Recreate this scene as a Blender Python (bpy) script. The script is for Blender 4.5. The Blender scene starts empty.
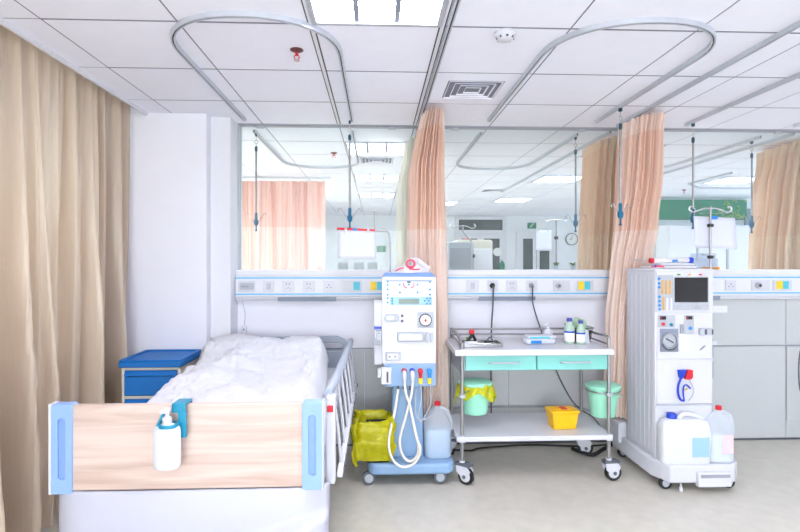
import bpy, bmesh, math, random
from mathutils import Vector, Matrix, noise
PI = math.pi
sc = bpy.context.scene
COL = sc.collection
rnd = random.Random(7)

# ------------------------------------------------------------------ camera, world, lights, exposure
FPX = 534.0
EYE = 1.465
YAW = math.atan(23 / FPX)
cd = bpy.data.cameras.new('camera')
cam = bpy.data.objects.new('camera', cd)
COL.objects.link(cam)
cam.location = (0, 0, EYE)
cam.rotation_euler = (PI / 2, 0, -YAW)
cd.sensor_width = 36
cd.lens = 36 * FPX / 800
cd.shift_y = -5 / 800
cd.clip_start = 0.02
sc.camera = cam

w = bpy.data.worlds.new('world')
sc.world = w
w.use_nodes = True
w.node_tree.nodes['Background'].inputs['Color'].default_value = (0.86, 0.93, 1.0, 1)
w.node_tree.nodes['Background'].inputs['Strength'].default_value = 2.4


def window_daylight(name, cx, cy, wide, rz, power):
    """soft overcast daylight coming in through a window opening (z 0.75 to 2.3)"""
    ld = bpy.data.lights.new(name, 'AREA')
    ld.shape = 'RECTANGLE'
    ld.size = wide
    ld.size_y = 1.55
    ld.energy = power
    ld.color = (1.0, 0.99, 0.985)
    o = bpy.data.objects.new(name, ld)
    COL.objects.link(o)
    o.location = (cx, cy, 1.525)
    o.rotation_euler = (PI / 2, 0, rz)
    return o


window_daylight('added_rear_daylight', -0.3, -5.57, 3.0, 0, 140)  # added out of view behind the camera to brighten the faces towards it
window_daylight('daylight_next_ward_window', -2.22, 7.075, 4.65, -PI / 2, 62)
LAMP = 21.0          # radiance of the fluorescent panels

sc.view_settings.view_transform = 'Standard'
sc.view_settings.look = 'None'
sc.view_settings.gamma = 1
sc.view_settings.use_curve_mapping = False
sc.view_settings.exposure = 1.06
sc.cycles.max_bounces = 10
sc.cycles.diffuse_bounces = 6
sc.cycles.transparent_max_bounces = 24


# ------------------------------------------------------------------ materials
def lin(c):
    if isinstance(c, str):
        c = [int(c[i:i + 2], 16) / 255 for i in (0, 2, 4)]
    return tuple(x / 12.92 if x <= 0.04045 else ((x + 0.055) / 1.055) ** 2.4 for x in c)


MATS = {}


def mat(name, color, rough=0.5, metal=0.0, var=0.04, scale=25.0, bump=0.0, bscale=None, trans=0.0, alpha=None,
        emit=None, translucent=0.0, stretch=None, coat=0.0):
    if name in MATS:
        return MATS[name]
    m = bpy.data.materials.new(name)
    m.use_nodes = True
    nt = m.node_tree
    N, L = nt.nodes, nt.links
    b = N['Principled BSDF']
    out = N['Material Output']
    c = lin(color)
    tc = N.new('ShaderNodeTexCoord')
    mp = N.new('ShaderNodeMapping')
    L.new(tc.outputs['Object'], mp.inputs['Vector'])
    if stretch:
        mp.inputs['Scale'].default_value = stretch
    nz = N.new('ShaderNodeTexNoise')
    nz.inputs['Scale'].default_value = scale
    nz.inputs['Detail'].default_value = 4
    L.new(mp.outputs['Vector'], nz.inputs['Vector'])
    rp = N.new('ShaderNodeValToRGB')
    rp.color_ramp.elements[0].position = 0.3
    rp.color_ramp.elements[1].position = 0.7
    rp.color_ramp.elements[0].color = tuple(max(0, x * (1 - var)) for x in c) + (1,)
    rp.color_ramp.elements[1].color = tuple(min(1, x * (1 + var)) for x in c) + (1,)
    L.new(nz.outputs['Fac'], rp.inputs['Fac'])
    L.new(rp.outputs['Color'], b.inputs['Base Color'])
    b.inputs['Roughness'].default_value = rough
    b.inputs['Metallic'].default_value = metal
    b.inputs['Coat Weight'].default_value = coat
    if trans:
        b.inputs['Transmission Weight'].default_value = trans
        b.inputs['IOR'].default_value = 1.2
    if alpha is not None:
        b.inputs['Alpha'].default_value = alpha
    if emit:
        b.inputs['Emission Color'].default_value = lin(emit[0]) + (1,)
        b.inputs['Emission Strength'].default_value = emit[1]
    if bump:
        n2 = N.new('ShaderNodeTexNoise')
        n2.inputs['Scale'].default_value = bscale or scale * 4
        n2.inputs['Detail'].default_value = 3
        L.new(mp.outputs['Vector'], n2.inputs['Vector'])
        bp = N.new('ShaderNodeBump')
        bp.inputs['Strength'].default_value = bump
        bp.inputs['Distance'].default_value = 0.01
        L.new(n2.outputs['Fac'], bp.inputs['Height'])
        L.new(bp.outputs['Normal'], b.inputs['Normal'])
    if translucent:
        t = N.new('ShaderNodeBsdfTranslucent')
        L.new(rp.outputs['Color'], t.inputs['Color'])
        mx = N.new('ShaderNodeMixShader')
        mx.inputs['Fac'].default_value = translucent
        L.new(b.outputs['BSDF'], mx.inputs[1])
        L.new(t.outputs['BSDF'], mx.inputs[2])
        L.new(mx.outputs['Shader'], out.inputs['Surface'])
    MATS[name] = m
    return m


def clear_mat(name, tint, gloss=0.06, haze=0.03, haze_col='e8f0f0', rough=0.0):
    """thin clear sheet: see-through with a faint mirror image and some pale haze mixed in"""
    m = bpy.data.materials.new(name)
    m.use_nodes = True
    nt = m.node_tree
    N, L = nt.nodes, nt.links
    N.remove(N['Principled BSDF'])
    out = N['Material Output']
    t = N.new('ShaderNodeBsdfTransparent')
    t.inputs['Color'].default_value = lin(tint) + (1,)
    g = N.new('ShaderNodeBsdfGlossy')
    g.inputs['Roughness'].default_value = rough
    d = N.new('ShaderNodeBsdfDiffuse')
    nz = N.new('ShaderNodeTexNoise')
    nz.inputs['Scale'].default_value = 3
    rp = N.new('ShaderNodeValToRGB')
    h = lin(haze_col)
    rp.color_ramp.elements[0].color = tuple(x * 0.96 for x in h) + (1,)
    rp.color_ramp.elements[1].color = h + (1,)
    L.new(nz.outputs['Fac'], rp.inputs['Fac'])
    L.new(rp.outputs['Color'], d.inputs['Color'])
    a = N.new('ShaderNodeMixShader')
    a.inputs['Fac'].default_value = haze
    L.new(t.outputs['BSDF'], a.inputs[1])
    L.new(d.outputs['BSDF'], a.inputs[2])
    c = N.new('ShaderNodeMixShader')
    c.inputs['Fac'].default_value = gloss
    L.new(a.outputs['Shader'], c.inputs[1])
    L.new(g.outputs['BSDF'], c.inputs[2])
    L.new(c.outputs['Shader'], out.inputs['Surface'])
    MATS[name] = m
    return m


def wood_mat(name, c0, c1, axis_scale):
    m = bpy.data.materials.new(name)
    m.use_nodes = True
    nt = m.node_tree
    N, L = nt.nodes, nt.links
    b = N['Principled BSDF']
    tc = N.new('ShaderNodeTexCoord')
    mp = N.new('ShaderNodeMapping')
    mp.inputs['Scale'].default_value = axis_scale
    L.new(tc.outputs['Object'], mp.inputs['Vector'])
    nz = N.new('ShaderNodeTexNoise')
    nz.inputs['Scale'].default_value = 1.0
    nz.inputs['Detail'].default_value = 6
    nz.inputs['Distortion'].default_value = 0.9
    L.new(mp.outputs['Vector'], nz.inputs['Vector'])
    rp = N.new('ShaderNodeValToRGB')
    e = rp.color_ramp.elements
    e[0].position, e[1].position = 0.3, 0.62
    e[0].color = lin(c0) + (1,)
    e[1].color = lin(c1) + (1,)
    L.new(nz.outputs['Fac'], rp.inputs['Fac'])
    L.new(rp.outputs['Color'], b.inputs['Base Color'])
    b.inputs['Roughness'].default_value = 0.45
    MATS[name] = m
    return m


mat('wall_paint', 'edecf4', 0.6, var=0.015, scale=3, bump=0.02, bscale=300)
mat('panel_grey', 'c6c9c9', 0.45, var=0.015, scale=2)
mat('tile_white', 'f0f1fb', 0.8, var=0.012, scale=9, bump=0.08, bscale=350)
mat('grid_grey', '7d7d8b', 0.6)
mat('bed_grey', 'a3abb8', 0.45)
mat('dark_teal', '1d4c5e', 0.4)
mat('vinyl_floor', 'd0cabd', 0.32, var=0.05, scale=14, bump=0.02, bscale=120)
mat('white_plastic', 'd2d2d9', 0.38, var=0.01)
mat('white_gloss', 'd6d6dc', 0.25, var=0.01, coat=0.2)
mat('cover_white', 'b8b8c4', 0.35, var=0.01)
mat('panel_tint', 'c9d3e4', 0.4, var=0.01)
mat('trim_white', 'e2e2e7', 0.45, var=0.01)
mat('aluminium', 'c3c7cf', 0.35, metal=0.85, var=0.03)
mat('rail_metal', 'c8ccd4', 0.4, metal=0.4, var=0.03)
mat('dark_gap', '3b3c45', 0.6)
mat('chrome', 'd3d5da', 0.16, metal=1.0, var=0.02)
mat('steel', 'a3a2a3', 0.3, metal=0.8, var=0.04)
mat('black_rubber', '1d1e20', 0.6)
mat('black_plastic', '17181a', 0.35)
mat('dark_grey', '5b5e66', 0.5)
mat('mid_grey', '9a9da6', 0.5)
mat('slate_grey', '8890a0', 0.45)
mat('light_grey', 'b3b7bf', 0.45, var=0.02)
mat('pale_blue', '8cade0', 0.4, var=0.02)
mat('machine_blue', '8aaacd', 0.4, var=0.02)
mat('cap_blue', '7f9fd2', 0.4, var=0.02)
mat('button_blue', '2287d8', 0.4)
mat('stripe_blue', '6fbce8', 0.4)
mat('cyan_tag', '4fc3d9', 0.45)
mat('yellow_tag', 'f4d21e', 0.45)
mat('red', 'd3182b', 0.4)
mat('royal_blue', '1a3ec0', 0.4)
mat('teal_plastic', '0b87a6', 0.35)
mat('pole_teal', '1a6a90', 0.35)
mat('cabinet_blue', '1272c2', 0.55, var=0.03)
mat('cabinet_cream', 'e3d8cb', 0.5, var=0.02)
mat('mint', '86cfc6', 0.4, var=0.015)
mat('bucket_mint', '9fe6c8', 0.4, var=0.02)
mat('sharps_yellow', 'f6bd06', 0.4, var=0.03)
mat('hose_cream', 'efe6da', 0.4, var=0.02)
mat('lcd_green', '75877d', 0.3)
mat('screen_black', '16140f', 0.18)
mat('amber', 'd8a24a', 0.4)
mat('orange', 'f0a030', 0.4)
mat('linen', 'd5d5db', 0.85, var=0.01, scale=8, bump=0.3, bscale=22)
mat('mattress_cover', 'd9dde3', 0.7, var=0.02, bump=0.1, bscale=60)
mat('drape_fabric', 'd6c3ae', 0.3, var=0.03, scale=60, bump=0.12, bscale=180, translucent=0.13, stretch=(1, 1, 0.08))
mat('pink_fabric', 'fde9dd', 0.75, var=0.03, scale=40, translucent=0.25, bump=0.05, bscale=200)
mat('pink_net', 'f7dac8', 0.8, var=0.04, scale=220, translucent=0.25)
mat('cream_fabric', 'f6f0e6', 0.75, var=0.03, scale=40, translucent=0.4)
mat('tan_net', 'f0d0b3', 0.8, var=0.04, scale=220, translucent=0.3)
mat('rose_net', 'f0c6bb', 0.8, var=0.04, scale=220, translucent=0.25)
mat('rose_fabric', 'f5d8d0', 0.8, var=0.03, scale=40, translucent=0.25)
mat('tan_fabric', 'f2d8bd', 0.75, var=0.04, scale=40, translucent=0.3)
mat('paper', 'e4e6f0', 0.7, var=0.008, translucent=0.2)
mat('bag_yellow', 'd9d21a', 0.3, var=0.12, scale=30, bump=0.6, bscale=26, alpha=0.9, translucent=0.3)
mat('bag_clear', 'f4eef0', 0.2, var=0.03, bump=0.5, bscale=40, alpha=0.75)
mat('bag_print', 'e2385a', 0.35, var=0.1)
mat('bag_green', 'bfe8c0', 0.3, var=0.08, alpha=0.6, bump=0.4, bscale=40)
mat('jug_clear', 'f2f6fb', 0.3, var=0.01, alpha=0.36, translucent=0.4)
mat('jug_white', 'f3f5f8', 0.4, var=0.01, translucent=0.3)
mat('liquid_blue', 'b3c9e0', 0.25, var=0.01)
mat('liquid_pale', 'dfe6ec', 0.25, var=0.01)
mat('label_blue', '9cc3e6', 0.5, var=0.02)
mat('label_pink', 'f3c9cd', 0.5, var=0.02)
mat('bottle_green', 'c3dcc9', 0.15, var=0.02, alpha=0.7)
mat('bottle_fill', 'dfe9df', 0.3)
mat('label_white', 'f3f3f0', 0.5)
mat('purple_cap', '3c4a9c', 0.4)
mat('pump_white', 'd9dcea', 0.35, var=0.01, alpha=0.93)
mat('board_green', '2f8a68', 0.5, var=0.06, scale=8)
mat('leaf_green', '5d8a3c', 0.5, var=0.2)
mat('leaf_pale', '9fc46a', 0.5, var=0.1)
mat('door_dark', '4c5653', 0.3, var=0.1, scale=4)
mat('window_dark', '414b48', 0.2, var=0.2, scale=5)
mat('beige_machine', 'd9d4c3', 0.5, var=0.02)
mat('far_wall', 'eceff2', 0.6, var=0.01)
mat('picture_grey', '8fa0a0', 0.5, var=0.3, scale=12)
mat('lamp_glow', 'ffffff', 0.5, emit=('f3f3ff', LAMP))
mat('basket_dark', '353a3c', 0.5)
mat('sprinkler_brass', '6b3f3c', 0.4, metal=0.4)
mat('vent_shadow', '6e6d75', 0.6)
clear_mat('partition_glass', 'f2f8f8', 0.008, 0.05)  # hazy, brighter look of the next ward put into the glass colour
clear_mat('window_glass', 'f4fafa', 0.05, 0.01)
clear_mat('file_clear', 'e4ecf4', 0.08, 0.25, 'e9eef4')
wood_mat('footboard_wood', 'bba193', 'd3bfb3', (1.5, 8, 22))


# ------------------------------------------------------------------ mesh helpers
class MB:
    def __init__(s):
        s.v = []
        s.f = []

    def add(s, vs, fs):
        n = len(s.v)
        s.v += [tuple(p) for p in vs]
        s.f += [tuple(i + n for i in f) for f in fs]
        return s

    def box(s, x0, x1, y0, y1, z0, z1):
        return s.add([(x0, y0, z0), (x1, y0, z0), (x1, y1, z0), (x0, y1, z0), (x0, y0, z1), (x1, y0, z1), (x1, y1, z1), (x0, y1, z1)],
                     [(0, 3, 2, 1), (4, 5, 6, 7), (0, 1, 5, 4), (1, 2, 6, 5), (2, 3, 7, 6), (3, 0, 4, 7)])

    def hexa(s, a, b):
        """two quads (lists of four points) joined into a solid"""
        return s.add(list(a) + list(b), [(0, 3, 2, 1), (4, 5, 6, 7), (0, 1, 5, 4), (1, 2, 6, 5), (2, 3, 7, 6), (3, 0, 4, 7)])

    def tube(s, pts, r, n=8, cap=True, closed=False):
        pts = [Vector(p) for p in pts]
        m = len(pts)
        rs = r if isinstance(r, (list, tuple)) else [r] * m
        base = len(s.v)
        prev = None
        for i, p in enumerate(pts):
            if closed:
                t = pts[(i + 1) % m] - pts[i - 1]
            else:
                t = pts[min(i + 1, m - 1)] - pts[max(i - 1, 0)]
            t.normalize()
            if prev is None:
                u = t.cross(Vector((0, 0, 1)))
                if u.length < 1e-3:
                    u = t.cross(Vector((0, 1, 0)))
            else:
                u = prev - t * prev.dot(t)
                if u.length < 1e-6:
                    u = t.cross(Vector((0, 0, 1)))
            u.normalize()
            prev = u
            vv = t.cross(u)
            for k in range(n):
                a = 2 * PI * k / n
                s.v.append(tuple(p + (u * math.cos(a) + vv * math.sin(a)) * rs[i]))
        for i in range(m if closed else m - 1):
            j = (i + 1) % m
            for k in range(n):
                k2 = (k + 1) % n
                s.f.append((base + i * n + k, base + i * n + k2, base + j * n + k2, base + j * n + k))
        if cap and not closed:
            s.f.append(tuple(base + k for k in reversed(range(n))))
            s.f.append(tuple(base + (m - 1) * n + k for k in range(n)))
        return s

    def cyl(s, p0, p1, r, r1=None, n=16):
        return s.tube([p0, p1], [r, r if r1 is None else r1], n)

    def lathe(s, prof, c=(0, 0, 0), n=20, axis='z', sx=1.0, sy=1.0, cap=True):
        """prof: list of (radius, height)"""
        base = len(s.v)
        for r, h in prof:
            for k in range(n):
                a = 2 * PI * k / n
                x, y = r * math.cos(a) * sx, r * math.sin(a) * sy
                if axis == 'z':
                    p = (c[0] + x, c[1] + y, c[2] + h)
                elif axis == 'y':
                    p = (c[0] + x, c[1] + h, c[2] + y)
                else:
                    p = (c[0] + h, c[1] + x, c[2] + y)
                s.v.append(p)
        for i in range(len(prof) - 1):
            for k in range(n):
                k2 = (k + 1) % n
                s.f.append((base + i * n + k, base + i * n + k2, base + (i + 1) * n + k2, base + (i + 1) * n + k))
        if cap:
            s.f.append(tuple(base + k for k in reversed(range(n))))
            s.f.append(tuple(base + (len(prof) - 1) * n + k for k in range(n)))
        return s

    def prism(s, poly, a, b, axis='y'):
        """poly: 2-D outline; axis y -> (x,z), axis x -> (y,z), axis z -> (x,y)"""
        n = len(poly)

        def P(p, h):
            return {'y': (p[0], h, p[1]), 'x': (h, p[0], p[1]), 'z': (p[0], p[1], h)}[axis]
        vs = [P(p, a) for p in poly] + [P(p, b) for p in poly]
        fs = [tuple(range(n)), tuple(range(2 * n - 1, n - 1, -1))]
        for i in range(n):
            j = (i + 1) % n
            fs.append((i, i + n, j + n, j))
        return s.add(vs, fs)

    def ring(s, outer, inner, a, b, axis='y'):
        """plate with a hole: outlines of equal length"""
        n = len(outer)

        def P(p, h):
            return {'y': (p[0], h, p[1]), 'x': (h, p[0], p[1]), 'z': (p[0], p[1], h)}[axis]
        vs = [P(p, a) for p in outer] + [P(p, a) for p in inner] + [P(p, b) for p in outer] + [P(p, b) for p in inner]
        fs = []
        for i in range(n):
            j = (i + 1) % n
            fs += [(i, j, n + j, n + i), (2 * n + i, 3 * n + i, 3 * n + j, 2 * n + j), (i, 2 * n + i, 2 * n + j, j), (n + i, n + j, 3 * n + j, 3 * n + i)]
        return s.add(vs, fs)

    def grid(s, fn, nu, nv, closed_u=False):
        base = len(s.v)
        for j in range(nv + 1):
            for i in range(nu if closed_u else nu + 1):
                s.v.append(tuple(fn(i / nu, j / nv)))
        W = nu if closed_u else nu + 1
        for j in range(nv):
            for i in range(nu):
                i2 = (i + 1) % W if closed_u else i + 1
                s.f.append((base + j * W + i, base + j * W + i2, base + (j + 1) * W + i2, base + (j + 1) * W + i))
        return s

    def build(s, name, m, parent=None, bevel=0.0, segs=2, smooth=None, loc=None):
        me = bpy.data.meshes.new(name)
        vs = s.v
        c = Vector((0, 0, 0))
        if parent is None and loc is None:
            xs, ys, zs = zip(*vs)
            c = Vector(((min(xs) + max(xs)) / 2, (min(ys) + max(ys)) / 2, min(zs)))
            vs = [(x - c.x, y - c.y, z - c.z) for x, y, z in vs]
        me.from_pydata(vs, [], s.f)
        bm = bmesh.new()
        bm.from_mesh(me)
        bmesh.ops.recalc_face_normals(bm, faces=bm.faces)
        bm.to_mesh(me)
        bm.free()
        if smooth is not None:
            for p in me.polygons:
                p.use_smooth = True
            if smooth < 180:
                me.set_sharp_from_angle(angle=math.radians(smooth))
        o = bpy.data.objects.new(name, me)
        COL.objects.link(o)
        o.location = c if loc is None else loc
        me.materials.append(MATS[m])
        if parent is not None:
            o.parent = parent
        if bevel:
            bv = o.modifiers.new('bevel', 'BEVEL')
            bv.width = bevel
            bv.segments = segs
            bv.limit_method = 'ANGLE'
            for p in me.polygons:
                p.use_smooth = True
            me.set_sharp_from_angle(angle=math.radians(45))
            bv.harden_normals = False
        return o


def thing(name, label, cat, loc=(0, 0, 0), rotz=0.0, group=None):
    o = bpy.data.objects.new(name, None)
    COL.objects.link(o)
    o.location = loc
    o.rotation_euler = (0, 0, rotz)
    o.empty_display_size = 0.05
    return tag(o, label, cat, group)


def tag(o, label, cat, group=None):
    o['label'] = label
    o['category'] = cat
    if group:
        o['group'] = group
    return o


def struct(o, label=None):
    o['kind'] = 'structure'
    if label:
        o['label'] = label
    return o


def dup(root, label, loc, rotz=None, group=None):
    def cp(o, par):
        c = o.copy()
        COL.objects.link(c)
        c.parent = par
        for ch in o.children:
            cp(ch, c)
        return c
    r = cp(root, None)
    r.location = loc
    if rotz is not None:
        r.rotation_euler = (0, 0, rotz)
    r['label'] = label
    if group:
        r['group'] = group
    return r


def inst(o, parent, loc, name=None):
    c = o.copy()
    COL.objects.link(c)
    c.parent = parent
    c.location = loc
    return c


def rr(x0, x1, z0, z1, r, n=5):
    """rounded rectangle outline"""
    if not isinstance(r, (tuple, list)):
        r = (r,) * 4
    out = []
    for (cx, cz, a0, q) in ((x1, z0, -90, r[0]), (x1, z1, 0, r[1]), (x0, z1, 90, r[2]), (x0, z0, 180, r[3])):
        ccx = cx - q if cx == x1 else cx + q
        ccz = cz - q if cz == z1 else cz + q
        for k in range(n + 1):
            a = math.radians(a0 + 90 * k / n)
            out.append((ccx + q * math.cos(a), ccz + q * math.sin(a)))
    return out


def smoothpath(pts, n=6):
    """Catmull-Rom through points"""
    P = [Vector(p) for p in pts]
    out = []
    for i in range(len(P) - 1):
        p0, p1, p2, p3 = P[max(i - 1, 0)], P[i], P[i + 1], P[min(i + 2, len(P) - 1)]
        for k in range(n):
            t = k / n
            out.append(0.5 * ((2 * p1) + (p2 - p0) * t + (2 * p0 - 5 * p1 + 4 * p2 - p3) * t * t + (-p0 + 3 * p1 - 3 * p2 + p3) * t ** 3))
    out.append(P[-1])
    return out


# ================================================================== SETTING
ZC = 2.545
XL, XR = -2.0, 7.5
YB, YF = -5.35, 12.65        # wall behind the camera, far wall of the next ward
YP = 4.25                    # glass partition

struct(MB().box(-2.6, 6.6, YB - .2, YF + .2, -0.1, 0).build('floor', 'vinyl_floor'), 'pale speckled vinyl floor of the ward')

# ---- ceiling: grid bed with one object for each tile in view
cols = list(range(-3, 13))
rows = [YP - 0.6 * (j + 1) for j in range(16)] + [YP + 0.6 * j for j in range(14)]
light_cells = []
for (c, yc) in [(0, 2.15), (0, -1.45), (3, 0.95), (-1, -3.25), (-2, -0.85), (2, -4.45), (2, -2.65),  # those behind the viewer are unseen, spread to balance the near light
                (0, 5.15), (0, 6.95), (0, 8.75), (2, 9.95), (4, 5.15), (4, 6.95), (4, 9.35), (8, 6.95), (8, 4.55), (-2, 8.15)]:
    light_cells.append((c, yc))
vent_cells = [(1, 3.35), (0, 5.75), (3, 8.15)]


def cell_y(y0):
    return y0 + 0.3


lightset = {(c, round(y, 2)) for c, y in light_cells}
ventset = {(c, round(y, 2)) for c, y in vent_cells}
CEIL = bpy.data.objects.new('ceiling', None)
base = MB()
for c in cols:
    for y0 in rows:
        x0, x1 = c * .6 - .3, c * .6 + .3
        if c == -3:
            x0 = -1.67 if y0 < YP - .01 else -2.0
        if (c, round(y0 + .3, 2)) in lightset:
            continue
        base.box(x0, x1, y0, y0 + .6, ZC + .0015, ZC + .03)
CEIL = base.build('ceiling', 'grid_grey', loc=(0, 0, 0))
struct(CEIL, 'white suspended ceiling of square tiles in a thin grey grid')
tile_mesh = MB().box(-0.2955, 0.2955, -0.291, 0.291, 0, .012)
proto = None
stuff = MB()
S_, C_ = math.sin(YAW), math.cos(YAW)


def proj(x, y, z):
    f = x * S_ + y * C_
    r = x * C_ - y * S_
    if f < 0.1:
        return None
    return 400 + FPX * r / f, 261 - FPX * (z - EYE) / f


for c in cols:
    for y0 in rows:
        cx, cy = c * .6, y0 + .3
        if (c, round(cy, 2)) in lightset or (c, round(cy, 2)) in ventset:
            continue
        if c == -3:
            xa = -1.668 if y0 < YP - .01 else -1.998
            stuff.box(xa, -1.5045, y0 + .005, y0 + .595, ZC, ZC + .012)
            continue
        q = [proj(cx + dx, cy + dy, ZC) for dx in (-.3, .3) for dy in (-.3, .3)]
        q = [p for p in q if p]
        seen = any(-5 < u < 805 and v > -5 for u, v in q) and cy < 9.3
        if not seen:
            stuff.box(cx - 0.2955, cx + 0.2955, cy - 0.291, cy + 0.291, ZC, ZC + .012)
            continue
        if proto is None:
            proto = tile_mesh.build('ceiling_tile', 'tile_white', CEIL)
            proto.location = (cx, cy, ZC)
        else:
            inst(proto, CEIL, (cx, cy, ZC))
so = stuff.build('ceiling_tile_field', 'tile_white', CEIL)
so['kind'] = 'stuff'
# wide double slots that run with the grid on both sides of the lamp column
for xs in (-.3, .3):
    for dx in (-.012, .012):
        MB().box(xs + dx - .0035, xs + dx + .0035, YB, YP - .03, ZC - .002, ZC + .004).build('slot_line', 'dark_gap', CEIL)
    MB().box(xs - .0085, xs + .0085, YB, YP - .03, ZC - .006, ZC + .003).build('slot_bar', 'trim_white', CEIL)

# fascia of the curtain pocket and its top
struct(MB().box(-1.685, -1.665, YB, 3.96, ZC - .022, ZC + .12).build('trim_1', 'trim_white', bevel=.003), 'thin white edge strip between the ceiling and the window drape')
struct(MB().box(-2.1, -1.66, YB, 4.4, ZC + .12, ZC + .16).build('ceiling_pocket', 'trim_white'))


# ---- left wall with windows
def wall_with_windows(name, y0, y1, wins, m):
    b = MB()
    cur = y0
    for (a, e, z0, z1) in wins:
        b.box(XL - .14, XL, cur, a, 0, ZC + .16)
        b.box(XL - .14, XL, a, e, 0, z0)
        b.box(XL - .14, XL, a, e, z1, ZC + .16)
        cur = e
    b.box(XL - .14, XL, cur, y1, 0, ZC + .16)
    return struct(b.build(name, m, loc=(0, 0, 0)))


wall_with_windows('wall_left', YB, YF, [(1.7, 3.5, .75, 2.3), (4.75, 9.4, .75, 2.3)], 'wall_paint')
def window_unit(k, a, e, n, fixed, axis):
    """window frame, panes and sill; along y in the left wall, along x in the rear wall"""
    def bx(b, l0, l1, d0, d1, z0, z1):
        return b.box(fixed + d0, fixed + d1, l0, l1, z0, z1) if axis == 'y' else b.box(l0, l1, fixed + d0, fixed + d1, z0, z1)
    o = MB()
    for z in (.75, 2.26):
        bx(o, a, e, -.1, -.05, z, z + .04)
    for i in range(n + 1):
        y = a + (e - a - .04) * i / n
        bx(o, y, y + .04, -.1, -.05, .79, 2.26)
    f = struct(o.build('window_%d' % k, 'trim_white', loc=(0, 0, 0), bevel=.004))
    for i in range(n):
        ya = a + (e - a - .04) * i / n + .04
        yb = a + (e - a - .04) * (i + 1) / n
        bx(MB(), ya, yb, -.078, -.072, .79, 2.26).build('pane', 'window_glass', f)
    bx(MB(), a, e, -.05, .05, .72, .75).build('window_sill', 'trim_white', f, bevel=.004)


window_unit(1, -1.8, 1.2, 3, YB, 'x')  # unseen rear window, made up to carry the fill light
window_unit(2, 1.7, 3.5, 2, XL, 'y')
window_unit(3, 4.75, 9.4, 4, XL, 'y')

# ---- pier in the corner beside the bed head
o = MB().box(XL, -1.245, 3.96, 4.4, 0, ZC).box(XL, -1.66, 3.96, 4.4, ZC, ZC + .13)
o = struct(o.build('wall_corner', 'wall_paint', bevel=.004), 'white wall pier in the corner above the blue cabinet')
MB().box(-1.245 + 1.6225, -1.095 + 1.6225, 4.05 - 4.18, 4.4 - 4.18, 0, ZC).build('pier_casing', 'trim_white', o, bevel=.004)

# ---- other walls
struct(MB().box(XR, XR + .14, YB, YF, 0, ZC + .1).build('wall_right', 'wall_paint'))
struct(MB().box(XL - .14, -1.8, YB - .14, YB, 0, ZC + .16).box(1.2, XR + .14, YB - .14, YB, 0, ZC + .16)
       .box(-1.8, 1.2, YB - .14, YB, 0, .75).box(-1.8, 1.2, YB - .14, YB, 2.3, ZC + .16).build('wall_rear', 'wall_paint', loc=(0, 0, 0)))

# ---- partition: solid lower half, sill, glass above
WB = MB().box(-1.1, XR, YP, YP + .1, 0, 1.345).build('wall_back', 'wall_paint', loc=(0, 0, 0))
struct(WB, 'white lower half of the partition wall behind the beds')
seams = [-1.1, -.1, 1.05, 2.2, 3.35, 4.5, 5.65, 7.5]
for a, b in zip(seams[:-1], seams[1:]):
    MB().box(a + .003, b - .003, YP - .012, YP, .018, .766).build('wall_panel', 'panel_grey', WB, bevel=.002)
for a, b in zip(seams[3:-1], seams[4:]):  # grey panels added on the right stand in for the wall's weaker light
    MB().box(a + .003, b - .003, YP - .012, YP, .778, 1.15).build('upper_shade_panel', 'panel_grey', WB, bevel=.002)
MB().box(-1.1, XR, YP - .006, YP, .768, .776).build('joint_strip', 'mid_grey', WB)
MB().box(-1.1, XR, YP - .008, YP, 0, .014).build('floor_dark_strip', 'dark_grey', WB)  # dark strip along the foot of the wall
MB().box(3.353, 4.497, YP - .02, YP - .012, .16, .764).build('access_panel', 'panel_grey', WB, bevel=.002)

WN = MB().box(-1.1, XR, YP - .045, YP + .12, 1.345, 1.395).build('window_4', 'trim_white', loc=(0, 0, 0), bevel=.004)
struct(WN, 'long glass partition with a white sill looking into the next ward')
MB().box(-1.1, XR, YP + .01, YP + .05, ZC - .014, ZC - .0005).build('top_track', 'mid_grey', WN)
for a, b in ((-1.095, .33), (.334, 1.95), (1.954, 3.9), (3.904, 7.49)):
    MB().box(a, b, YP + .027, YP + .033, 1.394, ZC - .012).build('pane', 'partition_glass', WN)
MB().box(-1.102, -1.085, YP, YP + .06, 1.395, ZC - .012).build('side_frame', 'light_grey', WN)
for x in (-.92, .12, .63, 1.66, 2.25, 3.3):
    MB().box(x - .028, x + .028, YP + .002, YP + .026, ZC - .034, ZC - .014).build('glass_clip', 'light_grey', WN, bevel=.003)

# ---- next ward: far wall, doors, nurse station block
struct(MB().box(XL - .14, XR + .14, YF, YF + .14, 0, ZC + .1).build('wall_far', 'far_wall'))
struct(MB().box(4.6, XR, 8.9, 9.04, 0, ZC).build('wall_station', 'far_wall'), 'pale wall of the nurse station below the green board')


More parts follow.
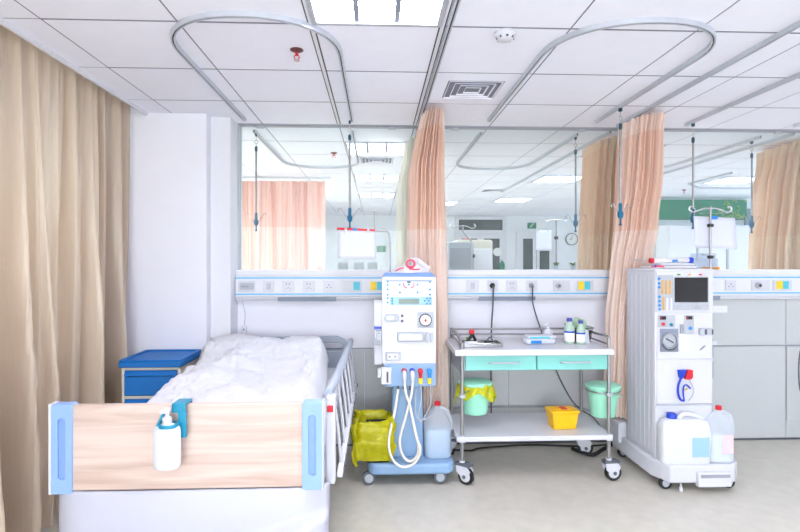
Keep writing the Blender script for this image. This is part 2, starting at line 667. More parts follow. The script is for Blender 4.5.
def far_door(n, x0, x1, ztop, mull, label):
    b = MB()
    b.box(x0, x0 + .09, YF - .06, YF, 0, ztop)
    b.box(x1 - .09, x1, YF - .06, YF, 0, ztop)
    b.box(x0 + .09, x1 - .09, YF - .06, YF, ztop - .07, ztop)
    if mull:
        b.box(x0 + .09, x1 - .09, YF - .06, YF, 2.1, 2.2)
    f = struct(b.build('door_%d' % n, 'trim_white', loc=(0, 0, 0)), label)
    xm = (x0 + x1) / 2
    if mull:
        MB().box(x0 + .09, x1 - .09, YF - .03, YF - .01, 2.2, ztop - .07).build('transom_pane', 'window_dark', f)
    for a, e in ((x0 + .09, xm - .01), (xm + .01, x1 - .09)):
        leaf = MB().ring([(a, .01), (e, .01), (e, 2.09), (a, 2.09)], [(a + .07, .9), (e - .07, .9), (e - .07, 2.0), (a + .07, 2.0)], YF - .05, YF - .01).build('door_leaf', 'trim_white', f)
        MB().box(a + .07, e - .07, YF - .035, YF - .025, .9, 2.0).build('pane', 'window_dark', leaf)
        MB().box(a + .07, e - .07, YF - .045, YF - .015, .02, .9).build('lower_panel', 'far_wall', leaf)
    return f


D1 = far_door(1, 1.85, 3.08, 2.52, True, 'double glass door with a dark transom on the far wall')
o = MB().cyl((2.86, YF - .062, 1.68), (2.86, YF - .052, 1.68), .1, n=24).build('door_sticker', 'label_white', D1)
far_door(2, 3.32, 4.28, 2.16, False, 'dark glazed door behind the hanging white sheet on the far wall')

# ================================================================== CEILING FITTINGS
def ceiling_light(c, cy, label):
    cx = c * .6
    t = thing('ceiling_light', label, 'ceiling light', (cx, cy, ZC), group='recessed square ceiling lamps')
    sq = lambda a: [(-a, -a), (a, -a), (a, a), (-a, a)]
    MB().ring(sq(.297), sq(.272), -.006, .006, 'z').build('frame', 'light_grey', t)
    h = MB().ring(sq(.29), sq(.274), .006, .05, 'z')
    h.box(-.29, .29, -.29, .29, .05, .055)
    h.build('housing', 'white_gloss', t)
    MB().add([(-.27, -.27, .045), (.27, -.27, .045), (.27, .27, .045), (-.27, .27, .045)], [(0, 1, 2, 3)]).build('lamp_panel', 'lamp_glow', t)
    for x in (-.09, .09):
        MB().prism([(x - .004, .03), (x + .004, .03), (x + .011, .004), (x - .011, .004)], -.272, .272, 'y').build('louver', 'slate_grey', t)
    for k in range(5):
        y = -.18 + .09 * k
        MB().prism([(y - .003, .03), (y + .003, .03), (y + .006, .01), (y - .006, .01)], -.272, .272, 'x').build('louver', 'slate_grey', t)
    return t


def dup_light(src, c, cy, label):
    return dup(src, label, (c * .6, cy, ZC))


L0 = ceiling_light(0, 2.15, 'bright square ceiling lamp at the top edge above the bed, nearest')
for (c, cy), lab in zip(light_cells[1:], [
        'unseen square ceiling lamp behind the viewer over the aisle', 'unseen square ceiling lamp behind the viewer to the right',
        'unseen square ceiling lamp behind the viewer on the window side', 'unseen square ceiling lamp behind the viewer nearest the drape',
        'unseen square ceiling lamp by the rear wall', 'unseen square ceiling lamp behind the viewer, second to the right',
        'next-ward square ceiling lamp just past the glass left of the peach curtain',
        'second next-ward ceiling lamp past the glass in the middle row', 'third next-ward ceiling lamp in the middle row',
        'next-ward ceiling lamp before the transom door', 'next-ward ceiling lamp just past the glass beside the tan curtain',
        'next-ward ceiling lamp second in the row beside the tan curtain', 'next-ward ceiling lamp above the door with the hanging sheet',
        'next-ward ceiling lamp left of the right tan curtain', 'next-ward ceiling lamp beyond the right frame edge',
        'next-ward ceiling lamp behind the window-side pleated curtain']):
    dup_light(L0, c, cy, lab)


def ceiling_vent(c, cy, label):
    t = thing('ceiling_vent', label, 'air vent', (c * .6, cy, ZC), group='square ceiling air vents')
    sq = lambda a: [(-a, -a), (a, -a), (a, a), (-a, a)]
    MB().ring(sq(.295), sq(.172), -.001, .012, 'z').build('vent_plate', 'tile_white', t)
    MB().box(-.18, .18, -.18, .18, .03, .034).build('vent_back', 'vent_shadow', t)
    for a in (.165, .128, .09, .052):
        o_, i_ = sq(a), sq(a - .03)
        m = MB()
        n = 4
        vs = [(x, y, -.006) for x, y in sq(a)] + [(x, y, .022) for x, y in sq(a - .028)] + [(x, y, -.001) for x, y in sq(a - .002)] + [(x, y, .026) for x, y in sq(a - .032)]
        fs = []
        for i in range(4):
            j = (i + 1) % 4
            fs += [(i, j, 4 + j, 4 + i), (8 + i, 12 + i, 12 + j, 8 + j), (i, 8 + i, 8 + j, j), (4 + i, 4 + j, 12 + j, 12 + i)]
        m.add(vs, fs).build('louver', 'tile_white', t)
    return t


V0 = ceiling_vent(1, 3.35, 'square air vent in the near ceiling right of the peach curtain')
dup(V0, 'grey square air vent past the glass behind the first lamp', (0, 5.75, ZC))
dup(V0, 'square air vent over the doors at the far end of the next ward', (1.8, 8.15, ZC))


def sprinkler(x, y, label):
    t = thing('sprinkler', label, 'sprinkler', (x, y, ZC), group='ceiling sprinkler heads')
    MB().lathe([(.034, 0), (.034, -.004), (.018, -.012), (.012, -.014)], n=20).build('escutcheon', 'sprinkler_brass', t, smooth=40)
    b = MB().cyl((0, 0, -.01), (0, 0, -.03), .008)
    for s in (-1, 1):
        b.tube([(0.008 * s, 0, -.028), (.014 * s, 0, -.04), (.004 * s, 0, -.054)], .003, 6)
    b.build('body', 'red', t, smooth=40)
    MB().cyl((0, 0, -.054), (0, 0, -.058), .015, n=14).build('deflector', 'chrome', t)
    return t


S0 = sprinkler(-.41, 2.75, 'brown sprinkler head inside the left curtain loop')
dup(S0, 'small sprinkler head seen through the glass above the bed', (-.43, 5.35, ZC))
dup(S0, 'small sprinkler head seen through the glass above the green board', (4.65, 7.9, ZC))

t = thing('smoke_detector', 'round white smoke detector on the ceiling', 'smoke detector', (.605, 2.50, ZC))
MB().lathe([(.052, 0), (.052, -.014), (.045, -.02), (.038, -.034), (.026, -.04), (.004, -.042)], n=24).build('body', 'white_plastic', t, smooth=40)
for k in range(8):
    a = 2 * PI * k / 8
    MB().box(.0365 * math.cos(a) - .006, .0365 * math.cos(a) + .006, .0365 * math.sin(a) - .006, .0365 * math.sin(a) + .006, -.033, -.022).build('slot', 'dark_grey', t)


# ---- curtain tracks
def track(pts, label, r=.0105):
    t = thing('curtain_track', label, 'curtain rail', (0, 0, 0), group='ceiling curtain tracks')
    P = [Vector((p[0], p[1], 0)) for p in pts]
    zt = ZC
    n = len(P)
    L_, R_ = [], []
    for i in range(n):
        d = (P[min(i + 1, n - 1)] - P[max(i - 1, 0)]).normalized()
        nn = Vector((-d.y, d.x, 0))
        L_.append(P[i] + nn * r)
        R_.append(P[i] - nn * r)

    def profile(name, m, l0, l1, z0, z1):
        b = MB()
        vs, fs = [], []
        for i in range(n):
            a = P[i] + (L_[i] - P[i]) * l0
            c = P[i] + (L_[i] - P[i]) * l1
            vs += [(a.x, a.y, z0), (c.x, c.y, z0), (c.x, c.y, z1), (a.x, a.y, z1)]
        for i in range(n - 1):
            k = 4 * i
            for q in range(4):
                q2 = (q + 1) % 4
                fs.append((k + q, k + q2, k + 4 + q2, k + 4 + q))
        fs += [(3, 2, 1, 0), (4 * n - 4, 4 * n - 3, 4 * n - 2, 4 * n - 1)]
        b.add(vs, fs).build(name, m, t, smooth=30)
    profile('channel', 'rail_metal', 1.0, .35, zt - .024, zt)
    profile('channel', 'rail_metal', -.35, -1.0, zt - .024, zt)
    profile('slot', 'dark_gap', .35, -.35, zt - .019, zt)
    return t


def u_track(x0, x1, ya, yapex, rad):
    """U-shaped loop: both legs run to the partition"""
    s = 1 if yapex > ya else -1
    pts = [(x0, ya), (x0, ya + s * .3)]
    ell = (x1 - x0) / 2
    cx = (x0 + x1) / 2
    yc = yapex - s * rad
    for k in range(0, 25):
        a = PI - PI * k / 24
        ca, sa = math.cos(a), math.sin(a)
        q = 0.92
        pts.append((cx + ell * (abs(ca) ** q) * (1 if ca > 0 else -1), yc + s * rad * (abs(sa) ** q)))
    pts += [(x1, ya + s * .3), (x1, ya)]
    return pts


track(u_track(-1.0, -.19, 4.09, 2.34, .42), 'U-shaped ceiling track above the hospital bed')
track(u_track(.85, 1.68, 4.03, 2.32, .42), 'U-shaped ceiling track above the mint trolley')
track([(.33, YB), (.33, 4.12)], 'straight ceiling track carrying the peach curtain beside the lamp')
track([(1.9, .2), (1.9, 4.15)], 'straight ceiling track carrying the peach curtain beside the right machine')
track(u_track(2.42, 3.3, 4.09, 2.32, .42), 'ceiling track at the top right corner holding the third pole')
track(u_track(-1.01, -.2, 4.44, 6.14, .42), 'U-shaped track past the glass above the bed')
track(u_track(.87, 1.69, 4.44, 6.16, .42), 'U-shaped track past the glass between the peach curtains')
track(u_track(2.42, 3.3, 4.46, 6.16, .42), 'U-shaped track past the glass left of the right tan curtain')
track([(1.93, 4.34), (1.93, 8.2)], 'straight track past the glass carrying the tan curtain')
track([(3.5, 4.34), (3.5, 8.2)], 'straight track past the glass carrying the right tan curtain')
track([(.33, 4.36), (.33, 8.2)], 'straight track past the glass carrying the cream curtain')
track([(-1.95, 6.9), (-.6, 6.9)], 'short track past the glass carrying the window-side pleated curtain')
track([(4.3, 6.3), (4.3, 7.2), (4.7, 7.6), (7.0, 7.6)], 'curved track past the glass before the green board')


# ---- hanging infusion poles
def hanging_pole(x, y, label, zlow=1.71):
    t = thing('hanging_pole', label, 'hanging pole', (x, y, 0), group='infusion poles hung from the ceiling tracks')
    top = ZC - .024
    MB().box(-.008, .008, -.012, .012, top - .024, top).build('carrier', 'dark_teal', t, bevel=.003)
    b = MB().cyl((0, 0, top - .028), (0, 0, top - .06), .003, n=8)
    ring = [(.013 * math.cos(a), 0, top - .072 + .013 * math.sin(a)) for a in [2 * PI * k / 14 for k in range(14)]]
    b.tube(ring, .003, 6, closed=True)
    b.cyl((0, 0, top - .085), (0, 0, top - .11), .003, n=8)
    b.build('swivel', 'chrome', t, smooth=40)
    MB().lathe([(.008, top - .15), (.012, top - .14), (.012, top - .115), (.006, top - .105)], n=12).build('collar', 'dark_teal', t, smooth=40)
    MB().cyl((0, 0, zlow + .13), (0, 0, top - .14), .008, n=10).build('rod', 'steel', t, smooth=40)
    MB().lathe([(.006, zlow), (.014, zlow + .004), (.006, zlow + .014), (.006, zlow + .045), (.019, zlow + .06), (.021, zlow + .085), (.012, zlow + .1), (.012, zlow + .15), (.008, zlow + .155)], n=14).build('lower_clamp', 'pole_teal', t, smooth=40)
    for s in (-1, 1):
        p = smoothpath([(0, 0, zlow + .085), (.03 * s, 0, zlow + .095), (.05 * s, 0, zlow + .125), (.068 * s, 0, zlow + .15), (.086 * s, 0, zlow + .14), (.084 * s, 0, zlow + .122)], 4)
        MB().tube(p, .0028, 6).build('hook', 'chrome', t, smooth=60)
    return t


P0 = hanging_pole(-.205, 4.03, 'thin ceiling pole with blue clamp hanging above the bed')
dup(P0, 'thin ceiling pole hanging in front of the right peach curtain', (1.68, 3.62, 0), .4)
dup(P0, 'thin ceiling pole hanging behind the sheet of the right machine', (2.425, 4.0, 0), 1.2)
dup(P0, 'thin pole past the glass in front of the window-side curtain', (-1.0, 4.47, 0), .1)
dup(P0, 'thin pole past the glass left of the tan curtain and clock', (1.69, 4.48, 0), 0)
dup(P0, 'thin pole past the glass left of the right tan curtain', (3.3, 4.57, 0), .1)


# ================================================================== CURTAINS
def bunched_curtain(name, label, cx, cy, levels, parts, folds, seed, group, hooks=True, amp=.165):
    """gathered curtain: pleated closed cloth round a rail; levels = (z, dx, dy, rx, ry)"""
    t = thing(name, label, 'curtain', (cx, cy, 0), group=group)
    rg = random.Random(seed)
    ph = [rg.uniform(0, 2 * PI) for _ in range(4)]
    nu = folds * 8
    levels = sorted(levels)

    def shape(z):
        for (a, b) in zip(levels[:-1], levels[1:]):
            if z <= b[0]:
                k = min(1, max(0, (z - a[0]) / (b[0] - a[0])))
                k = k * k * (3 - 2 * k)
                return [a[i] + (b[i] - a[i]) * k for i in range(1, 5)]
        return levels[-1][1:]

    def pt(u, z):
        dx, dy, rx, ry = shape(z)
        a = 2 * PI * u
        f = 1 + amp * math.sin(folds * a + ph[0] + .6 * math.sin(3 * a + ph[1])) + .5 * amp * math.sin((folds // 2) * a + ph[2] + z * .5) + .03 * math.sin(5 * a + ph[3] + 2 * z)
        return (dx + rx * f * math.cos(a), dy + ry * f * math.sin(a), z)
    for (pn, m, z0, z1) in parts:
        nv = max(3, int((z1 - z0) / .12))
        MB().grid(lambda u, v: pt(u, z0 + (z1 - z0) * v), nu, nv, True).build(pn, m, t, smooth=180)
    if hooks:
        ztop = parts[0][3]
        ry = levels[-1][4]
        for k in range(6):
            y = levels[-1][2] - ry * .8 + 1.6 * ry * k / 5
            MB().box(levels[-1][1] - .008, levels[-1][1] + .008, y - .012, y + .012, ztop - .05, ZC - .024).build('curtain_hook', 'white_plastic', t, bevel=.003)
    return t


bunched_curtain('privacy_curtain', 'peach privacy curtain gathered behind the blue-footed machine', .365, 3.93,
                [(.22, .03, .06, .12, .125), (1.0, .03, .06, .12, .125), (1.42, .01, .06, .13, .125), (1.7, 0, .0, .125, .17), (2.1, -.01, -.05, .11, .25), (2.39, .02, -.04, .085, .26), (2.51, .035, -.04, .07, .27)],
                [('header', 'pink_fabric', 2.39, 2.51), ('net_panel', 'pink_net', 1.69, 2.39), ('body', 'pink_fabric', .22, 1.69)], 28, 3, 'near-ward peach curtains')
bunched_curtain('privacy_curtain', 'peach privacy curtain gathered left of the right-hand machine', 1.93, 3.95,
                [(.3, -.05, .045, .125, .12), (1.0, -.03, .045, .125, .12), (1.45, .01, .045, .125, .12), (1.7, .03, .02, .12, .16), (2.1, .035, -.02, .11, .21), (2.4, .035, -.03, .095, .22), (2.51, .045, -.03, .095, .23)],
                [('header', 'pink_fabric', 2.39, 2.51), ('net_panel', 'pink_net', 1.69, 2.39), ('body', 'pink_fabric', .3, 1.69)], 27, 11, 'near-ward peach curtains')
bunched_curtain('privacy_curtain', 'tan curtain past the glass between clock and right peach curtain', 2.0, 4.75,
                [(.3, 0, 0, .12, .25), (1.5, .0, 0, .12, .25), (2.1, .01, -.02, .11, .26), (2.4, .02, -.03, .1, .27), (2.51, .02, -.03, .09, .3)],
                [('header', 'tan_fabric', 2.43, 2.51), ('net_panel', 'tan_net', 1.69, 2.43), ('body', 'tan_fabric', .3, 1.69)], 18, 5, 'next-ward tan curtains')
bunched_curtain('privacy_curtain', 'tan curtain past the glass at the right edge', 3.77, 4.78,
                [(.3, .02, 0, .25, .26), (1.5, .02, 0, .24, .26), (2.1, .02, -.02, .2, .27), (2.4, .02, -.03, .15, .27), (2.51, .02, -.03, .13, .3)],
                [('header', 'tan_fabric', 2.43, 2.51), ('net_panel', 'tan_net', 1.69, 2.43), ('body', 'tan_fabric', .3, 1.69)], 22, 8, 'next-ward tan curtains')
bunched_curtain('privacy_curtain', 'cream curtain past the glass half hidden by the left peach curtain', .33, 4.8,
                [(.3, .0, 0, .15, .25), (1.5, .0, 0, .14, .25), (2.1, -.01, -.02, .12, .26), (2.4, 0, -.03, .08, .27), (2.51, .0, -.03, .07, .3)],
                [('header', 'cream_fabric', 2.43, 2.51), ('net_panel', 'cream_fabric', 1.69, 2.43), ('body', 'cream_fabric', .3, 1.69)], 18, 9, 'next-ward cream curtain')


def flat_curtain(name, label, cat, path, z0, z1, amp, wl, seed, m, parts=None, group=None, flare=1.0, sharp=False):
    """hanging cloth along a straight line with irregular folds"""
    t = thing(name, label, cat, (path[0][0], path[0][1], 0), group=group)
    a, b = Vector((path[0][0], path[0][1], 0)), Vector((path[1][0], path[1][1], 0))
    d = b - a
    Lg = d.length
    d.normalize()
    nn = Vector((d.y, -d.x, 0))
    rg = random.Random(seed)
    comps = [(wl * k, rg.uniform(0, 6.28), g) for k, g in ((1, 1), (.61, .55), (2.3, .6), (.37, .3))]

    def pt(u, z):
        s = u * Lg
        k = (z - z0) / (z1 - z0)
        off = 0
        for (wv, p, g) in comps:
            q = math.sin(2 * PI * s / wv + p + .5 * math.sin(s * 2.3 + p) + .7 * (1 - k) * math.sin(p * 3 + s))
            off += g * ((1 - 2 * abs(q) ** .8) if sharp else q)
        if sharp:
            off += (.5 + .5 * k) * (.55 * math.sin(2 * PI * s / .105 + 1.7 * math.sin(s * 3.1)) + .35 * noise.noise((s * 9, z * .8, 2)))
            off = off * (.30 + .95 * min(1, (1 - k) * 1.6)) - .35 * (1 - k) * (1 if s > Lg - .5 else .4)
        off *= amp * (.55 + .45 * (1 - k) * flare)
        p = d * (s + .02 * math.sin(s * 17 + k * 3)) + nn * off
        return (p.x, p.y, z)
    for (pn, mm, a0, a1) in (parts or [('cloth', m, z0, z1)]):
        MB().grid(lambda u, v: pt(u, a0 + (a1 - a0) * v), int(Lg / wl * (90 if sharp else 26)), max(3, int((a1 - a0) / .1)), False).build(pn, mm, t, smooth=180)
    return t


D = flat_curtain('window_drape', 'long beige satin window drape on the left', 'curtain', ((-1.775, .6), (-1.775, 3.93)), .05, ZC + .06, .082, .36, 21, 'drape_fabric', flare=1.1, sharp=True)
flat_curtain('window_drape', 'pale sunlit pleated curtain past the glass above the bed', 'curtain', ((-1.74, 6.9), (-.68, 6.9)), .2, 2.49, .05, .13, 4, 'pink_fabric',
             parts=[('header', 'rose_net', 2.38, 2.49), ('net_panel', 'rose_net', 1.9, 2.38), ('body', 'rose_fabric', .2, 1.9)], flare=.4)
flat_curtain('window_drape', 'white sheer curtain along the next ward window', 'curtain', ((-1.85, 4.45), (-1.85, 9.7)), .1, ZC - .03, .03, .2, 14, 'cream_fabric', flare=.6)

# ================================================================== BED
BX0, BX1 = -1.25, -.215
bed = thing('hospital_bed', 'white hospital bed with light wood footboard and blue corner caps', 'bed', ((BX0 + BX1) / 2, 3.1, 0))
HW = (BX1 - BX0) / 2      # half width


def BM():
    return MB()


yf = 2.125 - 3.1
MB().box(-HW + .072, HW - .072, yf - .012, yf + .018, .577, .907).build('footboard', 'footboard_wood', bed, bevel=.004)
for s in (-1, 1):
    a, b = (HW - .078, HW) if s > 0 else (-HW, -HW + .078)
    cap = MB().ring(rr(a, b, .568, .913, .01, 6), rr((a + b) / 2 - .014, (a + b) / 2 + .014, .624, .859, .0138, 6), yf - .022, yf + .028).build('corner_cap', 'pale_blue', bed, bevel=.003)
    MB().prism(rr((a + b) / 2 - .0145, (a + b) / 2 + .0145, .623, .860, .014, 6), yf - .012, yf + .02).build('cap_groove', 'cap_blue', cap)
    e0, e1 = (HW - .002, HW + .004) if s > 0 else (-HW - .012, -HW + .001)
    MB().box(e0, e1, yf - .018, yf + .03, .566, .915).build('edge_strip', 'white_plastic', cap, bevel=.002)
# moulded lower cover
cov = MB()
nx = 24


def coverpt(u, v):
    x = -HW - .004 + (2 * HW + .03) * u
    z = .575 - .4 * v
    e = abs(2 * u - 1)
    x -= math.copysign(.10 * max(0, (v - .5) / .5) ** 2.2 * e, u - .5)
    q = (v - .62 + .42 * u * u) / .10
    q = max(0, min(1, q))
    y = yf - .016 - .02 * math.sin(PI * min(1, v * 1.2)) * (1 - e ** 6) + .05 * e ** 14 - .04 * q * q * (3 - 2 * q)
    return (x, y, z)


cov.grid(coverpt, 60, 36)
co = cov.build('foot_cover', 'cover_white', bed, smooth=180)
sol = co.modifiers.new('solid', 'SOLIDIFY')
sol.thickness = .012
# frame, legs, casters
fr = MB().box(-HW + .08, HW - .03, -.93, .98, .43, .5)
fr.build('bed_frame', 'light_grey', bed, bevel=.01)
MB().box(-HW + .08, HW - .05, -.93, .98, .5, .53).build('bed_deck', 'white_plastic', bed, bevel=.006)
for sx in (-1, 1):
    for yy in (-.75, .8):
        leg = MB().box(sx * .4 - .03, sx * .4 + .03, yy - .03, yy + .03, .12, .43).build('leg', 'light_grey', bed, bevel=.006)
        MB().lathe([(.035, -.016), (.06, -.016), (.062, 0), (.06, .016), (.035, .016)], (sx * .4, yy, .062), 20, 'x').build('caster', 'dark_grey', leg, smooth=40)
# headboard
yh = 4.13 - 3.1
hb = MB().ring(rr(-HW + .02, HW + .015, .42, .885, (.04, .13, .13, .04), 8), rr(-HW + .09, HW - .05, .775, .835, .029, 8), yh, yh + .035).build('headboard', 'bed_grey', bed, bevel=.008)
# side rails
def side_rail(x, dz, s):
    r = MB().tube([(x - .012 * s, -.83, .905 - dz), (x, -.5, .905 - dz), (x + .006 * s, .0, .90 - dz), (x + .006 * s, .55, .885 - dz), (x, .86, .875 - dz), (x - .01 * s, .92, .84 - dz)], [.02, .022, .022, .022, .022, .018], 10).build('side_rail', 'bed_grey', bed, smooth=60)
    xo = x + .035 * s
    MB().box(xo - .012, xo + .012, -.80, .88, .535 - dz, .56 - dz).build('lower_bar', 'white_plastic', r, bevel=.004)
    for k in range(7):
        y = -.74 + .255 * k
        MB().tube([(x, y, .895 - dz - (y + .74) * .012), (x + .02 * s, y + .04, .72 - dz), (xo, y + .06, .55 - dz)], [.007, .0075, .007], 8).build('rail_bar', 'white_plastic', r, smooth=60)
        MB().cyl((xo + .012 * s, y + .06, .548 - dz), (xo + .018 * s, y + .06, .548 - dz), .009, n=10).build('bolt', 'dark_grey', r)
    MB().box(x - .02, x + .02, -.86, -.80, .53 - dz, .90 - dz).build('release_post', 'white_plastic', r, bevel=.008)
    MB().box(x - .013, x + .013, -.868, -.858, .835 - dz, .862 - dz).build('release_button', 'red', r, bevel=.003)
    return r


side_rail(HW + .02, 0, 1)
side_rail(-HW + .06, .3, -1)

mt = thing('mattress', 'grey-white mattress under the quilt on the hospital bed', 'mattress', (bed.location.x, 3.1, .53))
MB().box(-HW + .06, HW - .03, -.94, .98, 0, .13).build('mattress_core', 'mattress_cover', mt, bevel=.04, segs=4)
MB().tube([(HW - .026, -.88, .065), (HW - .026, .92, .065)], .005, 6).build('piping', 'light_grey', mt)


# quilt: billowy sheet with thickness
def quilt():
    rg = random.Random(5)
    bumps = [(rg.uniform(-.48, .48), rg.uniform(-.9, .9), rg.uniform(.05, .15), rg.uniform(-.016, .02)) for _ in range(90)]
    cx = bed.location.x

    def top(x, y):          # y local -0.95 .. 0.92
        yy = y + 3.1
        z = .77
        k = max(0, min(1, (yy - 2.75) / 1.0))
        z += .14 * k * k * (3 - 2 * k)
        z += .06 * math.exp(-((x + .26) / .18) ** 2 - ((y + .2) / .28) ** 2)
        z += .03 * math.exp(-((x - .05) / .25) ** 2 - ((y + .5) / .25) ** 2)
        z -= .035 * math.exp(-((x - .12) / .16) ** 2 - ((y - .15) / .35) ** 2)
        for bx, by, r, h in bumps:
            z += h * math.exp(-((x - bx) ** 2 + (y - by) ** 2) / (r * r))
        z += .022 * noise.noise((x * 9, y * 7, 1.3)) + .013 * noise.noise((x * 21 + 3 * noise.noise((x * 5, y * 5, 0)), y * 17, 5.1)) + .006 * noise.noise((x * 45, y * 38, 9))
        z += .004 * math.sin(14 * y + 9 * x + 2 * math.sin(6 * x)) + .004 * math.sin(31 * y - 12 * x)
        # rise at the head end, higher on the left and right corners
        z += .02 * math.exp(-((x - .36) / .12) ** 2 - ((y - .84) / .12) ** 2)
        return z

    def pt(u, v):
        y = -.95 + 1.86 * v
        xl = -.40 + .02 * math.sin(v * 11) - .11 * max(0, (v - .45) / .55)
        xr = .40 + .03 * math.sin(PI * min(1, v * 1.15)) - .05 * max(0, (v - .8) / .2) + .006 * math.sin(v * 23)
        q = 2 * u - 1
        x = (xl + xr) / 2 + (xr - xl) / 2 * math.copysign(abs(q) ** .8, q)
        z = top(x, y)
        e = max(0, (abs(q) - .8) / .2)
        z -= (.105 + .03 * (v)) * e ** 2.2
        ez = max(0, (v - .93) / .07)
        z -= .12 * ez ** 3
        ez = max(0, (.05 - v) / .05)
        z -= .08 * ez ** 2
        return (x + cx, y + 3.1, max(z, .668))
    m = MB().grid(pt, 110, 180)
    o = m.build('quilt', 'linen', smooth=180)
    s = o.modifiers.new('solid', 'SOLIDIFY')
    s.thickness = .012
    return tag(o, 'white rumpled quilt spread over the hospital bed', 'quilt')


quilt()

# bottle holder and pump bottle on the footboard
t = thing('bottle_holder', 'teal plastic clip hooked over the wooden footboard', 'holder', (-.785, 2.105, -.011))
hk = MB().prism([(-.028, .895), (-.028, .93), (.052, .93), (.052, .88), (.044, .88), (.044, .922), (-.018, .922), (-.018, .895)], 0.0, .052, 'x')
hk.build('hook', 'teal_plastic', t, bevel=.002)
MB().box(.025, .055, -.032, -.016, .80, .9).build('back_strip', 'teal_plastic', t, bevel=.003)
MB().ring(rr(-.036, .036, -.088, -.016, .03, 6), rr(-.022, .022, -.078, -.03, .02, 6), .85, .862, 'z').build('neck_ring', 'teal_plastic', t, bevel=.002)
MB().prism([(-.016, .895), (-.03, .89), (-.085, .862), (-.016, .862)], -.036, -.026, 'x').build('gusset', 'teal_plastic', t)
t = thing('pump_bottle', 'white pump bottle hanging on the footboard', 'bottle', (-.79, 2.048, .685))
MB().lathe([(.042, 0), (.048, .006), (.05, .02), (.05, .138), (.047, .153), (.03, .165), (.019, .169)], n=24, sy=.62).build('bottle_body', 'pump_white', t, smooth=50)
MB().lathe([(.017, .167), (.017, .19), (.012, .194)], n=16).build('collar', 'white_plastic', t, smooth=40)
MB().cyl((0, 0, .193), (0, 0, .214), .007, n=10).tube([(.006, 0, .214), (-.002, -.004, .218), (-.02, -.02, .214)], [.013, .011, .006], 8).build('pump_head', 'white_plastic', t, smooth=40)

# ================================================================== BEDSIDE CABINET
cab = thing('bedside_cabinet', 'blue and cream bedside cabinet in the corner behind the bed', 'cabinet', (-1.467, 3.725, 0))
w2, d2 = .187, .2
b = MB()
b.box(-w2, -w2 + .018, -d2 + .01, d2, .05, .775)
b.box(w2 - .018, w2, -d2 + .01, d2, .05, .775)
b.box(-w2 + .018, w2 - .018, d2 - .015, d2, .05, .775)
b.box(-w2 + .018, w2 - .018, -d2 + .01, d2 - .015, .05, .08)
for z in (.36, .57, .755):
    b.box(-w2 + .018, w2 - .018, -d2 + .01, d2 - .015, z, z + .02)
b.build('carcass', 'cabinet_cream', cab, bevel=.003)
MB().box(-w2 - .012, w2 + .012, -d2 - .012, d2 + .005, .775, .815).build('top', 'cabinet_blue', cab, bevel=.008)
rim = MB()
rim.ring(rr(-w2 - .012, w2 + .012, -d2 - .012, d2 + .005, .02), rr(-w2 + .012, w2 - .012, -d2 + .012, d2 - .012, .015), .815, .826, 'z')
rim.build('top_rim', 'cabinet_blue', cab, bevel=.003)
for z0, z1 in ((.592, .752), (.382, .567)):
    dr = MB().box(-w2 + .02, w2 - .02, -d2, -d2 + .02, z0, z1 - .035).build('drawer_front', 'cabinet_blue', cab, bevel=.005)
    MB().prism([(-d2 - .004, z1 - .03), (-d2 + .016, z1), (-d2 + .016, z1 - .03)], -w2 + .02, w2 - .02, 'x').build('drawer_lip', 'cabinet_blue', dr)
    MB().box(-w2 + .05, w2 - .05, -d2 + .002, -d2 + .018, z1 - .035, z1 - .03).build('lip_shade_strip', 'black_plastic', dr)  # black strip stands in for the shade under the drawer lip
MB().box(-w2 + .02, w2 - .02, -d2, -d2 + .02, .085, .358).build('door', 'cabinet_blue', cab, bevel=.005)
MB().ring([(-.13, .68), (.12, .68), (.12, .72), (-.13, .72)], [(-.12, .69), (.11, .69), (.11, .71), (-.12, .71)], w2, w2 + .005, 'x').build('towel_rail', 'mid_grey', cab)
for sx in (-1, 1):
    for sy in (-1, 1):
        MB().lathe([(.012, -.01), (.025, -.01), (.025, .01), (.012, .01)], (sx * .16, sy * .15, .025), 14, 'x').cyl((sx * .16, sy * .15, .03), (sx * .16, sy * .15, .052), .01).build('caster', 'dark_grey', cab, smooth=40)

